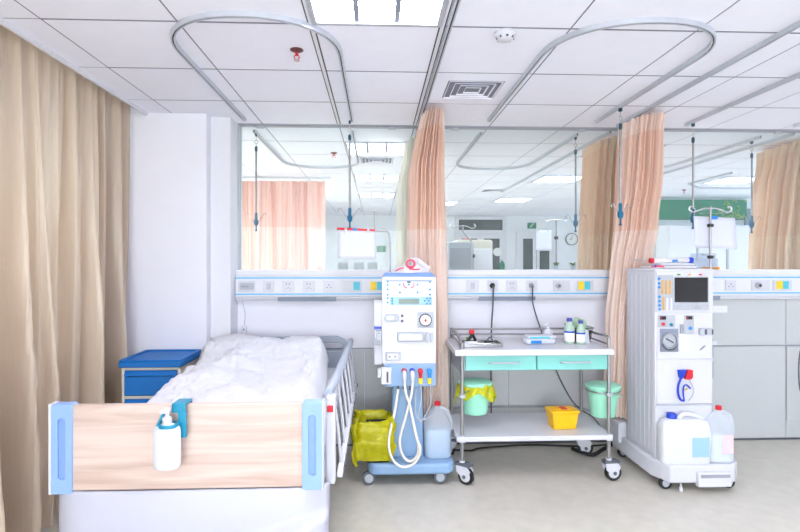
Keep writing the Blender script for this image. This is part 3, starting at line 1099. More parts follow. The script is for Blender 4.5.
# ================================================================== WALL SERVICE PANEL
def service_panel():
    t = thing('service_panel', 'long white medical service rail with blue stripes under the glass', 'service panel', (0, 0, 0))
    x0, x1 = -1.092, XR - .02
    y0, y1 = 4.165, YP
    MB().prism([(y1, 1.155), (y0 + .03, 1.155), (y0 + .012, 1.182), (y0, 1.19), (y0, 1.345), (y0 + .008, 1.352), (y1 - .046, 1.352), (y1 - .046, 1.344), (y1, 1.344)], x0, x1, 'x').build('panel_body', 'trim_white', t, bevel=.003)
    for z in (1.328, 1.203):
        MB().box(x0 + .001, x1, y0 - .003, y0 + .002, z, z + .011).build('blue_stripe', 'stripe_blue', t)
    MB().box(x0 + .004, x1, y0 - .002, y0 + .002, 1.222, 1.318).build('socket_band', 'trim_white', t)
    MB().box(x0 + .002, x1, y0 + .008, y0 + .03, 1.172, 1.184).build('under_strip', 'white_plastic', t, bevel=.002)
    for a, b in ((-.767, -.318), (.80, 1.25), (2.37, 2.75), (3.95, 4.4)):
        MB().prism([(y0 + .002, 1.184), (y0 + .04, 1.184), (y0 + .04, 1.150), (y0 + .006, 1.156)], a, b, 'x').build('grip_recess', 'slate_grey', t)

    def sx(u):
        dx = (u - 400) / FPX
        return (S_ + dx * C_) / (C_ - dx * S_) * y0
    ys = y0 - .002

    def plate(u0, u1, holes, kind='socket', m='white_plastic'):
        a, b = sx(u0), sx(u1)
        p = MB().box(a, b, ys - .008, ys, 1.228, 1.312).build('socket_plate', m, t, bevel=.002)
        for hx, hz, w_, h_, mm in holes:
            x = a + (b - a) * hx
            z = 1.228 + .084 * hz
            MB().box(x - w_ / 2, x + w_ / 2, ys - .0095, ys - .006, z - h_ / 2, z + h_ / 2).build('socket_hole', mm, p)
        return p
    five = [(.35, .72, .007, .010, 'dark_grey'), (.6, .72, .007, .010, 'dark_grey'), (.5, .4, .005, .012, 'mid_grey'), (.35, .28, .012, .005, 'mid_grey'), (.65, .28, .012, .005, 'mid_grey')]
    three = [(.5, .62, .006, .012, 'dark_grey'), (.33, .38, .011, .006, 'dark_grey'), (.67, .38, .011, .006, 'dark_grey')]
    switch = [(.5, .5, .035, .05, 'light_grey')]
    # bed bay
    p = plate(238.5, 255.5, [])
    MB().prism(rr(sx(240), sx(254.5), 1.245, 1.297, .012), ys - .014, ys - .008).build('call_unit', 'light_grey', p, bevel=.002)
    MB().box(sx(242), sx(249), ys - .016, ys - .012, 1.262, 1.276).build('call_button', 'mid_grey', p)
    plate(263.5, 274.5, switch)
    plate(282.5, 294.5, five)
    plate(303, 315, five)
    plate(323.5, 334.5, three)
    plate(343, 362, [])
    # trolley bay
    plate(466.5, 478.5, switch)
    plate(487, 498, five)
    plate(506.5, 517, five)
    plate(526, 537, three)
    g = plate(553, 569.5, [])
    MB().lathe([(.022, 0), (.022, -.016), (.012, -.018), (.012, -.026)], (sx(557.5), ys - .008, 1.27), 16, 'y').build('gas_outlet', 'light_grey', g, smooth=40)
    MB().cyl((sx(557.5), ys - .034, 1.27), (sx(557.5), ys - .03, 1.27), .008).build('outlet_core', 'dark_grey', g)
    plate(576, 593, [])
    # right bay
    plate(724.5, 735.5, three)
    g = plate(751, 769, [])
    MB().lathe([(.026, 0), (.026, -.016), (.014, -.018), (.014, -.028)], (sx(757), ys - .008, 1.27), 16, 'y').build('gas_outlet', 'light_grey', g, smooth=40)
    MB().cyl((sx(757), ys - .037, 1.27), (sx(757), ys - .03, 1.27), .011).build('outlet_core', 'black_plastic', g)
    plate(772.5, 791, [])
    for (u0, u1, m) in ((353.5, 360, 'cyan_tag'), (370.5, 376.5, 'yellow_tag'), (377, 383, 'cyan_tag'), (578, 583.5, 'yellow_tag'), (584, 589.5, 'cyan_tag'), (775.5, 781.5, 'yellow_tag'), (782, 787.5, 'cyan_tag')):
        MB().box(sx(u0), sx(u1), ys - .012, ys - .006, 1.24, 1.304).build('gas_label', m, t)
    return t


service_panel()

# nurse call handset
t = thing('call_handset', 'small white nurse call handset hanging beside the bed head', 'call button', (-1.04, 4.232, .9))
MB().box(-.018, .018, -.012, .016, -.03, .06).build('handset', 'trim_white', t, bevel=.006)
MB().lathe([(.008, 0), (.008, -.005)], (0, -.012, .03), 12, 'y').build('button', 'mid_grey', t)
MB().tube(smoothpath([(0, .004, .06), (.006, .006, .15), (-.008, -.01, .24), (-.002, -.045, .3), (.0, -.06, .33)], 5), .0022, 6).build('cord', 'light_grey', t, smooth=60)

# power cords in the trolley bay
t = thing('power_cord', 'black plug with cord hanging straight down behind the trolley', 'cord', (.90, 4.14, 0))
MB().lathe([(.016, 0), (.02, -.01), (.02, -.028), (.012, -.036)], (0, .015, 1.272), 14, 'y').build('plug', 'black_plastic', t, smooth=40)
MB().tube(smoothpath([(0, -.02, 1.272), (.004, -.022, 1.24), (.004, .0, 1.1), (.002, .04, .9), (0, .04, .5), (-.004, .04, .2), (-.05, .04, .03)], 6), .0065, 8).build('cord', 'dark_grey', t, smooth=60)
t = thing('power_cord', 'grey plug with cord slanting down behind the trolley bottles', 'cord', (1.21, 4.14, 0))
MB().lathe([(.014, 0), (.018, -.01), (.018, -.028), (.01, -.034)], (0, .015, 1.275), 14, 'y').build('plug', 'mid_grey', t, smooth=40)
MB().tube(smoothpath([(0, -.02, 1.272), (.004, -.02, 1.24), (.02, .02, 1.12), (.09, .06, .93), (.17, .06, .72), (.25, .06, .52), (.37, .06, .32), (.53, .05, .2), (.62, .02, .05)], 6), .0055, 8).build('cord', 'dark_grey', t, smooth=60)
tag(MB().tube([(.5, 4.215, .30), (1.0, 4.215, .305), (1.6, 4.215, .298), (1.75, 4.215, .25)], .008, 8).build('wall_cable', 'mid_grey', smooth=60), 'grey cable running level along the wall behind the trolley', 'cable')
tag(MB().tube(smoothpath([(.45, 4.1, .02), (.7, 4.06, .014), (.82, 4.12, .012), (1.2, 4.17, .012), (1.6, 4.12, .013), (1.9, 4.17, .012)], 6), .008, 8).build('floor_cable', 'black_rubber', smooth=60), 'black cable lying along the foot of the wall behind the trolley', 'cable')
tag(MB().tube(smoothpath([(3.42, 4.08, .9), (3.36, 4.1, .75), (3.33, 4.08, .55), (3.36, 4.08, .4), (3.45, 4.05, .3), (3.6, 4.0, .25)], 6), .006, 8).build('hanging_cable', 'dark_grey', smooth=60), 'dark cable hanging in a loop at the right edge', 'cable')
t = thing('stand_foot', 'chrome caster foot on the floor at the right edge', 'stand', (3.44, 4.03, 0))
MB().lathe([(.03, .005), (.052, .01), (.054, .03), (.03, .06), (.012, .065)], n=18).build('foot_dome', 'chrome', t, smooth=50)
MB().tube([(0, 0, .06), (.16, .02, .1), (.35, .02, .11)], .014, 8).build('arm', 'chrome', t, smooth=50)
MB().tube([(.35, .02, .09), (.35, .02, .9)], .016, 10).build('column', 'chrome', t, smooth=50)

# ================================================================== DIALYSIS MACHINE WITH BLUE FOOT
def caster_wheel(par, x, y, r, w_, tire, hub, ax='x'):
    wv = MB().lathe([(r * .62, -w_), (r * .96, -w_), (r, -w_ * .6), (r, w_ * .6), (r * .96, w_), (r * .62, w_)], (x, y, r), 22, ax).build('caster', tire, par, smooth=40)
    MB().lathe([(r * .2, -w_ - .003), (r * .6, -w_ - .001), (r * .64, 0), (r * .6, w_ + .001), (r * .2, w_ + .003)], (x, y, r), 20, ax).build('hub', hub, wv, smooth=40)
    return wv


M1 = thing('dialysis_machine', 'white dialysis machine on a light blue column and wheeled base', 'medical machine', (.21, 3.52, 0))
fx = lambda u: .033 + (u - 382) / 151.3 - .21
fz = lambda v: 1.36 - (v - 277) / 151.7
# base, column
MB().prism(rr(-.27, .30, -.07, .42, .07, 6), .078, .150, 'z').build('base', 'machine_blue', M1, bevel=.018, segs=3)
MB().hexa([(-.115, .06, .145), (.105, .06, .145), (.105, .32, .145), (-.115, .32, .145)], [(-.105, .08, .66), (.095, .08, .66), (.095, .3, .66), (-.105, .3, .66)]).build('column', 'machine_blue', M1, bevel=.012)
for x, y in ((-.262, -.02), (.205, -.02), (-.2, .36), (.21, .36)):
    caster_wheel(M1, x, y, .047, .014, 'dark_grey', 'light_grey', 'y' if y < 0 else 'x')
# connector bay (blue) and cabinet (white)
MB().prism(rr(fx(384), fx(436), fz(387), fz(363), (.02, .004, .004, .02), 4), 0, .28).build('connector_bay', 'machine_blue', M1, bevel=.006)
MB().prism(rr(fx(382), fx(436), fz(364), fz(277), .008, 3), -.004, .30).build('cabinet', 'white_gloss', M1, bevel=.008)
MB().hexa([(fx(382), .0, 1.358), (fx(436), .0, 1.358), (fx(436), .30, 1.358), (fx(382), .30, 1.358)], [(fx(386), .03, 1.388), (fx(432), .03, 1.388), (fx(432), .28, 1.388), (fx(386), .28, 1.388)]).build('top_cap', 'cap_blue', M1, bevel=.006)
MB().box(fx(374), fx(382.5), .03, .3, fz(366), fz(303)).build('side_wing', 'white_plastic', M1, bevel=.006)
MB().box(fx(374), fx(381.5), .012, .03, fz(329.2), fz(327)).build('wing_tab', 'royal_blue', M1, bevel=.001)
cl = MB().box(fx(376.5), fx(381.5), -.012, .03, fz(344.5), fz(331)).build('wing_clamp', 'light_grey', M1, bevel=.003)
MB().box(fx(373), fx(380), -.02, .0, fz(344.5), fz(340)).build('clamp_jaw', 'mid_grey', cl, bevel=.003)
MB().cyl((fx(379), -.016, fz(333)), (fx(379), -.01, fz(333)), .005, n=10).build('clamp_screw', 'dark_grey', cl)
# control panel
yp = -.006
cp = MB().prism(rr(fx(385.3), fx(432.5), fz(306), fz(280.2), .006, 3), yp, .002).build('control_panel', 'panel_tint', M1)
MB().box(fx(385.5), fx(432.3), yp - .004, yp + .001, fz(281.4), fz(280.2)).build('panel_shade', 'slate_grey', cp)
MB().box(fx(390), fx(432), yp - .002, yp, fz(305), fz(297)).build('display_strip', 'label_blue', cp)
MB().box(fx(398.7), fx(419), yp - .004, yp - .001, fz(303.9), fz(298.8)).build('display', 'lcd_green', cp)


def button(u, v, r, m, par, y=yp):
    MB().lathe([(r, 0), (r, -.003), (r * .7, -.005)], (fx(u), y, fz(v)), 10, 'y').build('button', m, par, smooth=40)


for v in (281.7, 285, 289.5, 294.8, 298.2, 302.6):
    button(387.6, v, .0062, 'button_blue', cp)
for v in (282, 289.6, 294.8):
    button(429.8, v, .0065, 'button_blue', cp)
for u, v in ((424.5, 300.8), (426.8, 298.5), (426.8, 303.7), (430, 298.5), (430, 303.7), (428.4, 301), (392.2, 298.6), (392.2, 301), (392.2, 303.6)):
    button(u, v, .006, 'button_blue', cp, yp - .002)
for u, v in ((399.7, 284.7), (417.4, 284.7), (399.7, 292.5), (417.4, 292.5), (408.7, 284.6)):
    button(u, v, .0062, 'button_blue', cp)
MB().box(fx(407), fx(410.4), yp - .003, yp, fz(283), fz(281.4)).build('indicator', 'dark_grey', cp)
for s in (-1, 1):
    q = [(fx(408.7 + s * k), yp - .002, fz(v)) for k, v in ((5.2, 283), (5.0, 285.6), (3.6, 287.3), (1.8, 287.8))]
    MB().tube(smoothpath(q, 4), .003, 6).build('flow_line', 'bag_print', cp, smooth=60)
MB().ring([(fx(404), fz(294)), (fx(413.5), fz(294)), (fx(413.5), fz(288.5)), (fx(404), fz(288.5))], [(fx(404.5), fz(293.5)), (fx(413), fz(293.5)), (fx(413), fz(289)), (fx(404.5), fz(289))], yp - .001, yp).build('diagram_box', 'light_grey', cp)
# pump unit, gauge, holders
yc = -.004
pu = MB().prism(rr(fx(384), fx(399), fz(321.3), fz(314), .022, 5), yc - .02, yc).build('pump_unit', 'light_grey', M1, bevel=.004)
MB().prism(rr(fx(386), fx(394), fz(319.8), fz(315.6), .012, 5), yc - .026, yc - .018).build('pump_cover', 'white_plastic', pu, bevel=.003)
for v, m in ((315.8, 'royal_blue'), (321, 'red')):
    MB().lathe([(.009, 0), (.009, -.012), (.005, -.014)], (fx(402), yc, fz(v)), 12, 'y').build('port', 'dark_grey', M1, smooth=40)
gp = MB().prism(rr(fx(417.5), fx(433.5), fz(328), fz(312), .006, 3), yc - .008, yc).build('gauge_plate', 'light_grey', M1, bevel=.003)
MB().lathe([(.042, 0), (.042, -.014), (.038, -.018), (.036, -.012)], (fx(425.2), yc - .008, fz(319.9)), 28, 'y', cap=False).build('gauge_bezel', 'dark_grey', gp, smooth=40)
MB().cyl((fx(425.2), yc - .018, fz(319.9)), (fx(425.2), yc - .008, fz(319.9)), .034, n=24).build('gauge_face', 'label_white', gp)
MB().tube([(fx(425.2), yc - .0195, fz(319.9)), (fx(425.8), yc - .0195, fz(317))], .002, 5).build('gauge_needle', 'dark_grey', gp)
MB().cyl((fx(425.2), yc - .021, fz(320.4)), (fx(425.2), yc - .018, fz(320.4)), .008, n=12).build('gauge_center', 'red', gp)
MB().prism(rr(fx(384), fx(417), fz(328), fz(311), .004, 2), yc - .002, yc).build('pump_plate', 'white_plastic', M1)
ho = MB().prism(rr(fx(397), fx(424), fz(341.5), fz(332), .008, 4), yc - .03, yc).build('filter_holder', 'light_grey', M1, bevel=.006)
MB().prism(rr(fx(399), fx(422), fz(340), fz(333.8), .008, 4), yc - .036, yc - .028).build('holder_face', 'white_plastic', ho, bevel=.003)
for u in (425.5, 430):
    MB().prism(rr(fx(u), fx(u + 3), fz(342), fz(332.5), .006, 4), yc - .03, yc).build('holder_clip', 'light_grey', ho, bevel=.003)
sk = MB().prism(rr(fx(385.4), fx(401), fz(360), fz(352), .005, 3), yc - .022, yc).build('pressure_block', 'light_grey', M1, bevel=.004)
MB().prism(rr(fx(387), fx(398), fz(359), fz(353), .004, 3), yc - .028, yc - .02).build('block_face', 'white_plastic', sk, bevel=.002)
for u in (389.5, 395):
    MB().cyl((fx(u), yc - .031, fz(356)), (fx(u), yc - .026, fz(356)), .005, n=10).build('block_screw', 'dark_grey', sk)
# connectors with hoses
for u, ring_, m, tagm in ((404, 'red', 'hose_cream', None), (412, 'royal_blue', 'hose_cream', None), (420.3, None, 'red', 'yellow_tag'), (429.2, None, 'button_blue', 'yellow_tag')):
    c = MB().lathe([(.017, 0), (.018, -.02), (.014, -.032)], (fx(u), 0, fz(371)), 14, 'y').build('connector', m if ring_ is None else ring_, M1, smooth=40)
    if ring_:
        MB().tube([(fx(u), -.03, fz(371)), (fx(u), -.05, fz(374)), (fx(u) + .002, -.045, fz(382))], [.014, .016, .009], 10).build('hose_cuff', 'white_plastic', c, smooth=60)
    else:
        MB().cyl((fx(u), -.025, fz(372)), (fx(u), -.02, fz(378)), .013, .01, n=12).build('connector_stem', m, c, smooth=40)
        MB().box(fx(u) - .012, fx(u) + .012, -.03, -.014, fz(383.5), fz(377.5)).build('hose_tag', tagm, c, bevel=.003)
hx = lambda zx: fx(350 + zx / 5.91)
hz = lambda zy: fz(400 + zy / 5.91)


def hose(pts, r, m, name='hose'):
    MB().tube(smoothpath(pts, 6), r, 8).build(name, m, M1, smooth=60)


hose([(fx(404), -.045, fz(382)), (fx(406), -.06, fz(394)), (hx(350), -.07, hz(20)), (hx(385), -.085, hz(190)), (hx(408), -.09, hz(270)), (hx(375), -.09, hz(345)), (hx(300), -.09, hz(365)), (hx(243), -.085, hz(310)), (hx(228), -.075, hz(210)), (hx(262), -.05, hz(60)), (fx(398), -.01, fz(389))], .0085, 'hose_cream')
hose([(fx(412), -.045, fz(382)), (fx(411), -.05, fz(392)), (hx(325), -.055, hz(90)), (hx(292), -.06, hz(215)), (hx(305), -.066, hz(300)), (hx(345), -.07, hz(340)), (hx(385), -.07, hz(320)), (hx(400), -.068, hz(260)), (hx(378), -.06, hz(150)), (fx(408), -.03, fz(400)), (fx(404), -.01, fz(389))], .0085, 'hose_cream')
hose([(fx(420.3), -.018, fz(383)), (fx(421), -.03, fz(398)), (hx(400), -.05, hz(75)), (hx(415), -.055, hz(118)), (hx(445), -.05, hz(70)), (hx(475), -.035, hz(10)), (fx(430), -.02, fz(384))], .004, 'light_grey')
hose([(fx(416), -.004, fz(389)), (hx(385), -.02, hz(60)), (hx(400), -.03, hz(110)), (hx(450), -.03, hz(105)), (hx(480), -.01, hz(95))], .004, 'light_grey')
for u in (398, 404, 410):
    MB().cyl((fx(u), .0, fz(390)), (fx(u), .0, fz(386)), .008, n=10).build('hose_port', 'dark_grey', M1)
k = MB().box(fx(381), fx(391.5), -.04, -.002, fz(383.5), fz(366.5)).build('hanging_clamp', 'white_plastic', M1, bevel=.008)
MB().box(fx(386.4), fx(388.2), -.044, -.038, fz(381), fz(370.5)).build('clamp_slot', 'dark_grey', k)
MB().prism(rr(fx(377.5), fx(384), fz(377), fz(368), .01, 4), -.03, .01).build('clamp_cup', 'white_plastic', k, bevel=.003)
# top pole with red bar
MB().tube(smoothpath([(fx(390.5), .2, 1.38), (fx(390.4), .2, 1.55), (fx(390), .2, 1.64), (fx(387), .2, 1.672), (fx(382), .2, 1.676), (fx(375), .2, 1.678)], 5), .0075, 10).build('pole', 'steel', M1, smooth=60)
MB().tube([(fx(375), .2, 1.678), (fx(335), .2, 1.69)], .0085, 10).build('pole_grip', 'red', M1, smooth=60)
MB().tube([(fx(352), .2, 1.685), (fx(356), .2, 1.6838)], .0105, 10).build('grip_band', 'button_blue', M1, smooth=60)
MB().tube(smoothpath([(fx(375.5), .2, 1.678), (fx(374.5), .2, 1.72), (fx(374.3), .2, 1.80), (fx(375), .2, 1.812), (fx(381), .2, 1.812)], 4), .0042, 8).build('pole_hook', 'steel', M1, smooth=60)

ps = thing('paper_sheet', 'white sheet hanging from the red bar of the left machine', 'paper', (.21 + fx(356), 3.72, 1.678))


def sheet(par, w_, h_, m='paper', curve=.006):
    o = MB().grid(lambda u, v: ((u - .5) * w_, curve * math.sin(u * 5) * v - .004, -h_ * v), 8, 8).build('sheet', m, par, smooth=180)
    s = o.modifiers.new('solid', 'SOLIDIFY')
    s.thickness = .0012
    for x in (-.3, .3):
        MB().box(w_ * x - .008, w_ * x + .008, -.014, .014, -.018, .012).build('clip', 'white_plastic', par, bevel=.003)


sheet(ps, .262, .195)

# printed plastic bag on top
t = thing('plastic_bag', 'crumpled clear plastic bag with red print on the left machine', 'plastic bag', (.21 + fx(411), 3.62, 1.386))
rg = random.Random(2)


def bagpt(u, v):
    a = 2 * PI * u
    r = [1.0, .98, .8, .5, .15][min(4, int(v * 4 + .001))]
    h = [0, .03, .055, .075, .08][min(4, int(v * 4 + .001))]
    f = 1 + .16 * math.sin(3 * a + 1) + .1 * math.sin(7 * a + v * 5)
    return (.115 * r * f * math.cos(a), .07 * r * f * math.sin(a), h * (1 + .35 * math.cos(a - .3)) * (.8 + .2 * math.sin(5 * a)))


MB().grid(bagpt, 40, 4, True).build('bag', 'bag_clear', t, smooth=60)
rl = [(.027 * math.cos(q), -.058 + .008 * math.sin(q), .062 + .024 * math.sin(q)) for q in [2 * PI * k / 16 for k in range(16)]]
MB().tube(rl, .0075, 6, closed=True).build('red_loop', 'bag_print', t, smooth=60)
MB().tube(smoothpath([(-.1, -.06, .012), (-.07, -.075, .03), (-.045, -.075, .032)], 4), .004, 6).build('red_print', 'bag_print', t, smooth=60)
MB().tube(smoothpath([(-.01, -.078, .028), (.03, -.08, .022), (.06, -.078, .026)], 4), .005, 6).build('red_print', 'bag_print', t, smooth=60)
MB().tube(smoothpath([(.0, -.05, .09), (.04, -.04, .1), (.06, -.03, .07), (.1, -.02, .04)], 4), .006, 6).build('clear_tube', 'bag_clear', t, smooth=60)

# yellow bag over a bin
t = thing('waste_bin', 'waste bin lined with a yellow bag on the blue machine base', 'waste bin', (-.015, 3.56, .151))
MB().ring(rr(-.06, .095, -.075, .09, .02, 4), rr(-.053, .088, -.068, .083, .016, 4), 0, .235, 'z').build('bin_wall', 'basket_dark', t)
MB().prism(rr(-.06, .095, -.075, .09, .02, 4), 0, .01, 'z').build('bin_bottom', 'basket_dark', t)


def linerpt(u, v):
    # v 0: inner low, .35: rim, 1: outer bottom
    p = rr(-.12, .12, -.095, .11, .025, 9)
    n = len(p)
    i = u * n
    a, b = p[int(i) % n], p[(int(i) + 1) % n]
    k = i - int(i)
    x, y = a[0] + (b[0] - a[0]) * k, a[1] + (b[1] - a[1]) * k
    ang = 2 * PI * u
    if v < .3:
        s, z = .74 + .12 * v / .3, .13 + .13 * v / .3
    elif v < .42:
        s, z = .95, .268 + .012 * math.sin(ang * 5)
    else:
        q = (v - .42) / .58
        s = 1.05 + .10 * math.sin(q * 3) - .05 * q
        z = .262 - q * (.262 + .0 + .02 * math.sin(ang * 3))
        z = max(z, .004 - .03 * (x < -.05))
    f = 1 + .05 * math.sin(ang * 13 + v * 7) + .04 * math.sin(ang * 7 + v * 11)
    nv = noise.noise((x * 22, y * 22, z * 22)) + .5 * noise.noise((x * 60, y * 60, z * 50))
    f += (.17 if v > .3 else .05) * nv
    if v > .42:
        f *= 1 - .10 * max(0, (v - .75) / .25) * (x > -.05)
    return (x * s * f - .006, y * s * f, z + .012 * math.sin(ang * 2 + 1) + (.035 * nv if .2 < v < .9 else 0))


MB().grid(linerpt, 144, 34, True).build('bag_liner', 'bag_yellow', t, smooth=180)


# gallon jugs
def jug(name, label, loc, h, w_, d_, cap, fill, fillm, bodym, labelm=None, rot=0.0, handle=True):
    t = thing(name, label, 'jug', loc, rot)

    def prof(s):
        return [(.92 * s, 0), (1.0 * s, .012), (1.0 * s, h * .55), (.97 * s, h * .62), (.8 * s, h * .74), (.52 * s, h * .84), (.24 * s, h * .90), (.22 * s, h * .93)]
    def sq(m, pf, nm, mm, par):
        b = MB()
        n = 28
        vs = []
        for r, z in pf:
            for k in range(n):
                a = 2 * PI * k / n
                ca, sa = math.cos(a), math.sin(a)
                e = .62
                vs.append((w_ / 2 * r * math.copysign(abs(ca) ** e, ca), d_ / 2 * r * math.copysign(abs(sa) ** e, sa), z))
        fs = []
        for i in range(len(pf) - 1):
            for k in range(n):
                k2 = (k + 1) % n
                fs.append((i * n + k, i * n + k2, (i + 1) * n + k2, (i + 1) * n + k))
        fs.append(tuple(reversed(range(n))))
        fs.append(tuple((len(pf) - 1) * n + k for k in range(n)))
        return b.add(vs, fs).build(nm, mm, par, smooth=50)
    body = sq(None, prof(1), 'bottle', bodym, t)
    if fill:
        sq(None, [(.88, .004), (.96, .014), (.96, h * fill - .002), (.955, h * fill)], 'liquid', fillm, body)
    MB().lathe([(.019, h * .925), (.019, h * .99), (.015, h)], n=16).build('cap', cap, t, smooth=40)
    if handle:
        MB().tube(smoothpath([(w_ * .1, -d_ * .08, h * .89), (w_ * .3, -d_ * .1, h * .86), (w_ * .44, -d_ * .1, h * .74), (w_ * .5, -d_ * .1, h * .6), (w_ * .49, -d_ * .1, h * .5)], 4), .013, 10).build('handle', bodym, t, smooth=60)
    if labelm:
        MB().box(-w_ * .02, w_ * .38, -d_ / 2 - .003, -d_ / 2 + .003, h * .17, h * .5).build('label', labelm, t)
    return t


jug('gallon_jug', 'clear gallon jug with red cap and blue liquid on the blue base', (.408, 3.60, .151), .365, .185, .15, 'red', .52, 'liquid_blue', 'jug_clear')

# ================================================================== RIGHT MACHINE
M2 = thing('dialysis_machine', 'tall white dialysis machine with a black screen and two jugs', 'medical machine', (2.0, 3.42, 0))
gx = lambda u: 1.818 + (u - 655) / 148.8 - 2.0
gz = lambda v: 1.419 - (v - 268) / 152.6
MB().box(gx(655), gx(713), .0, .40, .17, 1.415).build('cabinet', 'white_gloss', M2, bevel=.008)
sd = MB().box(gx(655) - .002, gx(655) + .002, .02, .38, .2, 1.39).build('side_panel', 'white_plastic', M2)
for k in range(5):
    MB().box(gx(655) - .004, gx(655), .07 + .06 * k, .074 + .06 * k, .22, 1.37).build('side_rib', 'trim_white', M2)
# base
MB().prism([(gx(655) - .03, .58), (gx(655) - .03, -.0), (gx(660), -.13), (gx(722), -.13), (gx(731) , -.06), (gx(731), .3), (gx(713), .42), (gx(713), .58)], .06, .175, 'z').build('base', 'white_plastic', M2, bevel=.012)
bs = MB().box(gx(684), gx(716), -.16, -.12, .045, .135).build('brake_bar', 'white_gloss', M2, bevel=.006)
MB().box(gx(686), gx(714), -.164, -.155, .105, .125).build('bar_recess', 'mid_grey', bs)
MB().box(gx(655) - .05, gx(655) + .02, .42, .56, .13, .28).build('rear_foot', 'white_plastic', M2, bevel=.01)
for x, y in ((gx(660), -.06), (gx(722), -.06), (gx(658), .5), (gx(710), .5)):
    caster_wheel(M2, x, y, .04, .013, 'black_rubber', 'light_grey', 'y')
MB().lathe([(.004, .0), (.012, .002), (.012, .02), (.006, .03), (.005, .06)], (gx(672), -.1, 0), 12).build('levelling_foot', 'white_plastic', M2, smooth=40)
# head panel
hp = MB().prism(rr(gx(655.5), gx(712), gz(312), gz(271), .008, 3), -.012, .002).build('head_panel', 'white_plastic', M2, bevel=.004)
MB().box(gx(656.5), gx(672), -.015, -.011, gz(310), gz(275)).build('gauge_area', 'light_grey', hp)
MB().box(gx(672.5), gx(707.5), -.016, -.011, gz(303.5), gz(276.5)).build('screen_bezel', 'light_grey', hp, bevel=.002)
MB().box(gx(673.2), gx(706), -.019, -.014, gz(302), gz(277.5)).build('screen', 'screen_black', hp)
MB().box(gx(672.5), gx(707.5), -.0155, -.011, gz(310), gz(304)).build('key_strip', 'light_grey', hp)
for u, v in ((694, 307.5), (696, 306), (698, 307.5), (696, 309)):
    MB().cyl((gx(u), -.018, gz(v)), (gx(u), -.012, gz(v)), .005, n=8).build('key', 'mid_grey', hp)
for v in (278.5, 283.2, 287, 296.5, 300.8, 305, 309):
    MB().lathe([(.009, 0), (.009, -.005), (.006, -.007)], (gx(657.7 + (v - 278) * .02), -.014, gz(v)), 12, 'y').build('button', 'button_blue', hp, smooth=40)
for u in (661, 664.8, 668.4):
    MB().box(gx(u) - .006, gx(u) + .006, -.018, -.014, gz(294), gz(280)).build('bar_gauge', 'amber', hp)
MB().box(gx(662.2) - .006, gx(662.2) + .006, -.018, -.014, gz(310), gz(296.5)).build('bar_gauge', 'amber', hp)
for u in (666, 670):
    MB().box(gx(u) - .005, gx(u) + .005, -.017, -.014, gz(310), gz(298)).build('bar_gauge', 'trim_white', hp)
for u, m in ((677.5, 'leaf_green'), (688, 'amber'), (699, 'red')):
    MB().box(gx(u) - .01, gx(u) + .01, -.017, -.011, gz(275.3), gz(273.8)).build('status_lamp', m, hp)
# middle panel
mp_ = MB().box(gx(656.5), gx(711), -.008, .001, gz(358.5), gz(314)).build('middle_panel', 'white_plastic', M2, bevel=.003)
for a, b in ((656.8, 674), (683, 693)):
    q = MB().box(gx(a), gx(b), -.012, -.007, gz(327 if a < 670 else 334), gz(315)).build('meter_block', 'light_grey', mp_, bevel=.002)
    MB().box(gx(a + 2), gx(a + 8), -.016, -.011, gz(319.3), gz(316)).build('meter_display', 'black_plastic', q)
    MB().box(gx(a + 2), gx(a + 3.6), -.017, -.012, gz(318.3), gz(317)).build('meter_digit', 'red', q)
for u, v, m in ((662, 323.8, 'red'), (670, 324.5, 'teal_plastic'), (689, 328, 'button_blue')):
    MB().lathe([(.011, 0), (.011, -.006), (.007, -.008)], (gx(u), -.012, gz(v)), 12, 'y').build('knob', m, mp_, smooth=40)
dp = MB().box(gx(659), gx(677), -.016, -.006, gz(351.5), gz(328.5)).build('pump_housing', 'slate_grey', M2, bevel=.004)
MB().lathe([(.052, 0), (.052, -.02), (.044, -.024), (.043, -.016)], (gx(667.5), -.014, gz(340)), 28, 'y', cap=False).build('pump_rim', 'mid_grey', dp, smooth=40)
MB().cyl((gx(667.5), -.024, gz(340)), (gx(667.5), -.014, gz(340)), .043, n=24).build('pump_rotor', 'light_grey', dp)
MB().tube([(gx(664), -.03, gz(338)), (gx(671), -.03, gz(342))], .005, 8).build('pump_handle', 'dark_grey', dp, smooth=60)
bp_ = [(gx(667.5) + .05 * math.cos(a), -.03, gz(341.5) + .05 * math.sin(a)) for a in [math.radians(190 + 160 * k / 10) for k in range(11)]]
MB().tube(bp_, .005, 6).build('pump_tube', 'dark_grey', dp, smooth=60)
MB().box(gx(679), gx(682), -.02, -.006, gz(333), gz(324)).build('line_clamp', 'mid_grey', M2, bevel=.004)
MB().box(gx(678), gx(687), -.014, -.006, gz(351), gz(334)).build('line_guide', 'trim_white', M2, bevel=.004)
vd = MB().prism(rr(gx(697.5), gx(710), gz(335), gz(328), .008, 4), -.03, -.006).build('drip_clamp', 'light_grey', M2, bevel=.004)
MB().box(gx(702), gx(704), -.033, -.028, gz(334), gz(329)).build('clamp_slot', 'dark_grey', vd)
MB().box(gx(709), gx(710.2), -.033, -.028, gz(334), gz(329)).build('clamp_slot', 'dark_grey', vd)
MB().tube([(gx(699), -.012, gz(350)), (gx(702), -.016, gz(347)), (gx(704), -.012, gz(346))], .004, 6).build('hook', 'mid_grey', M2)
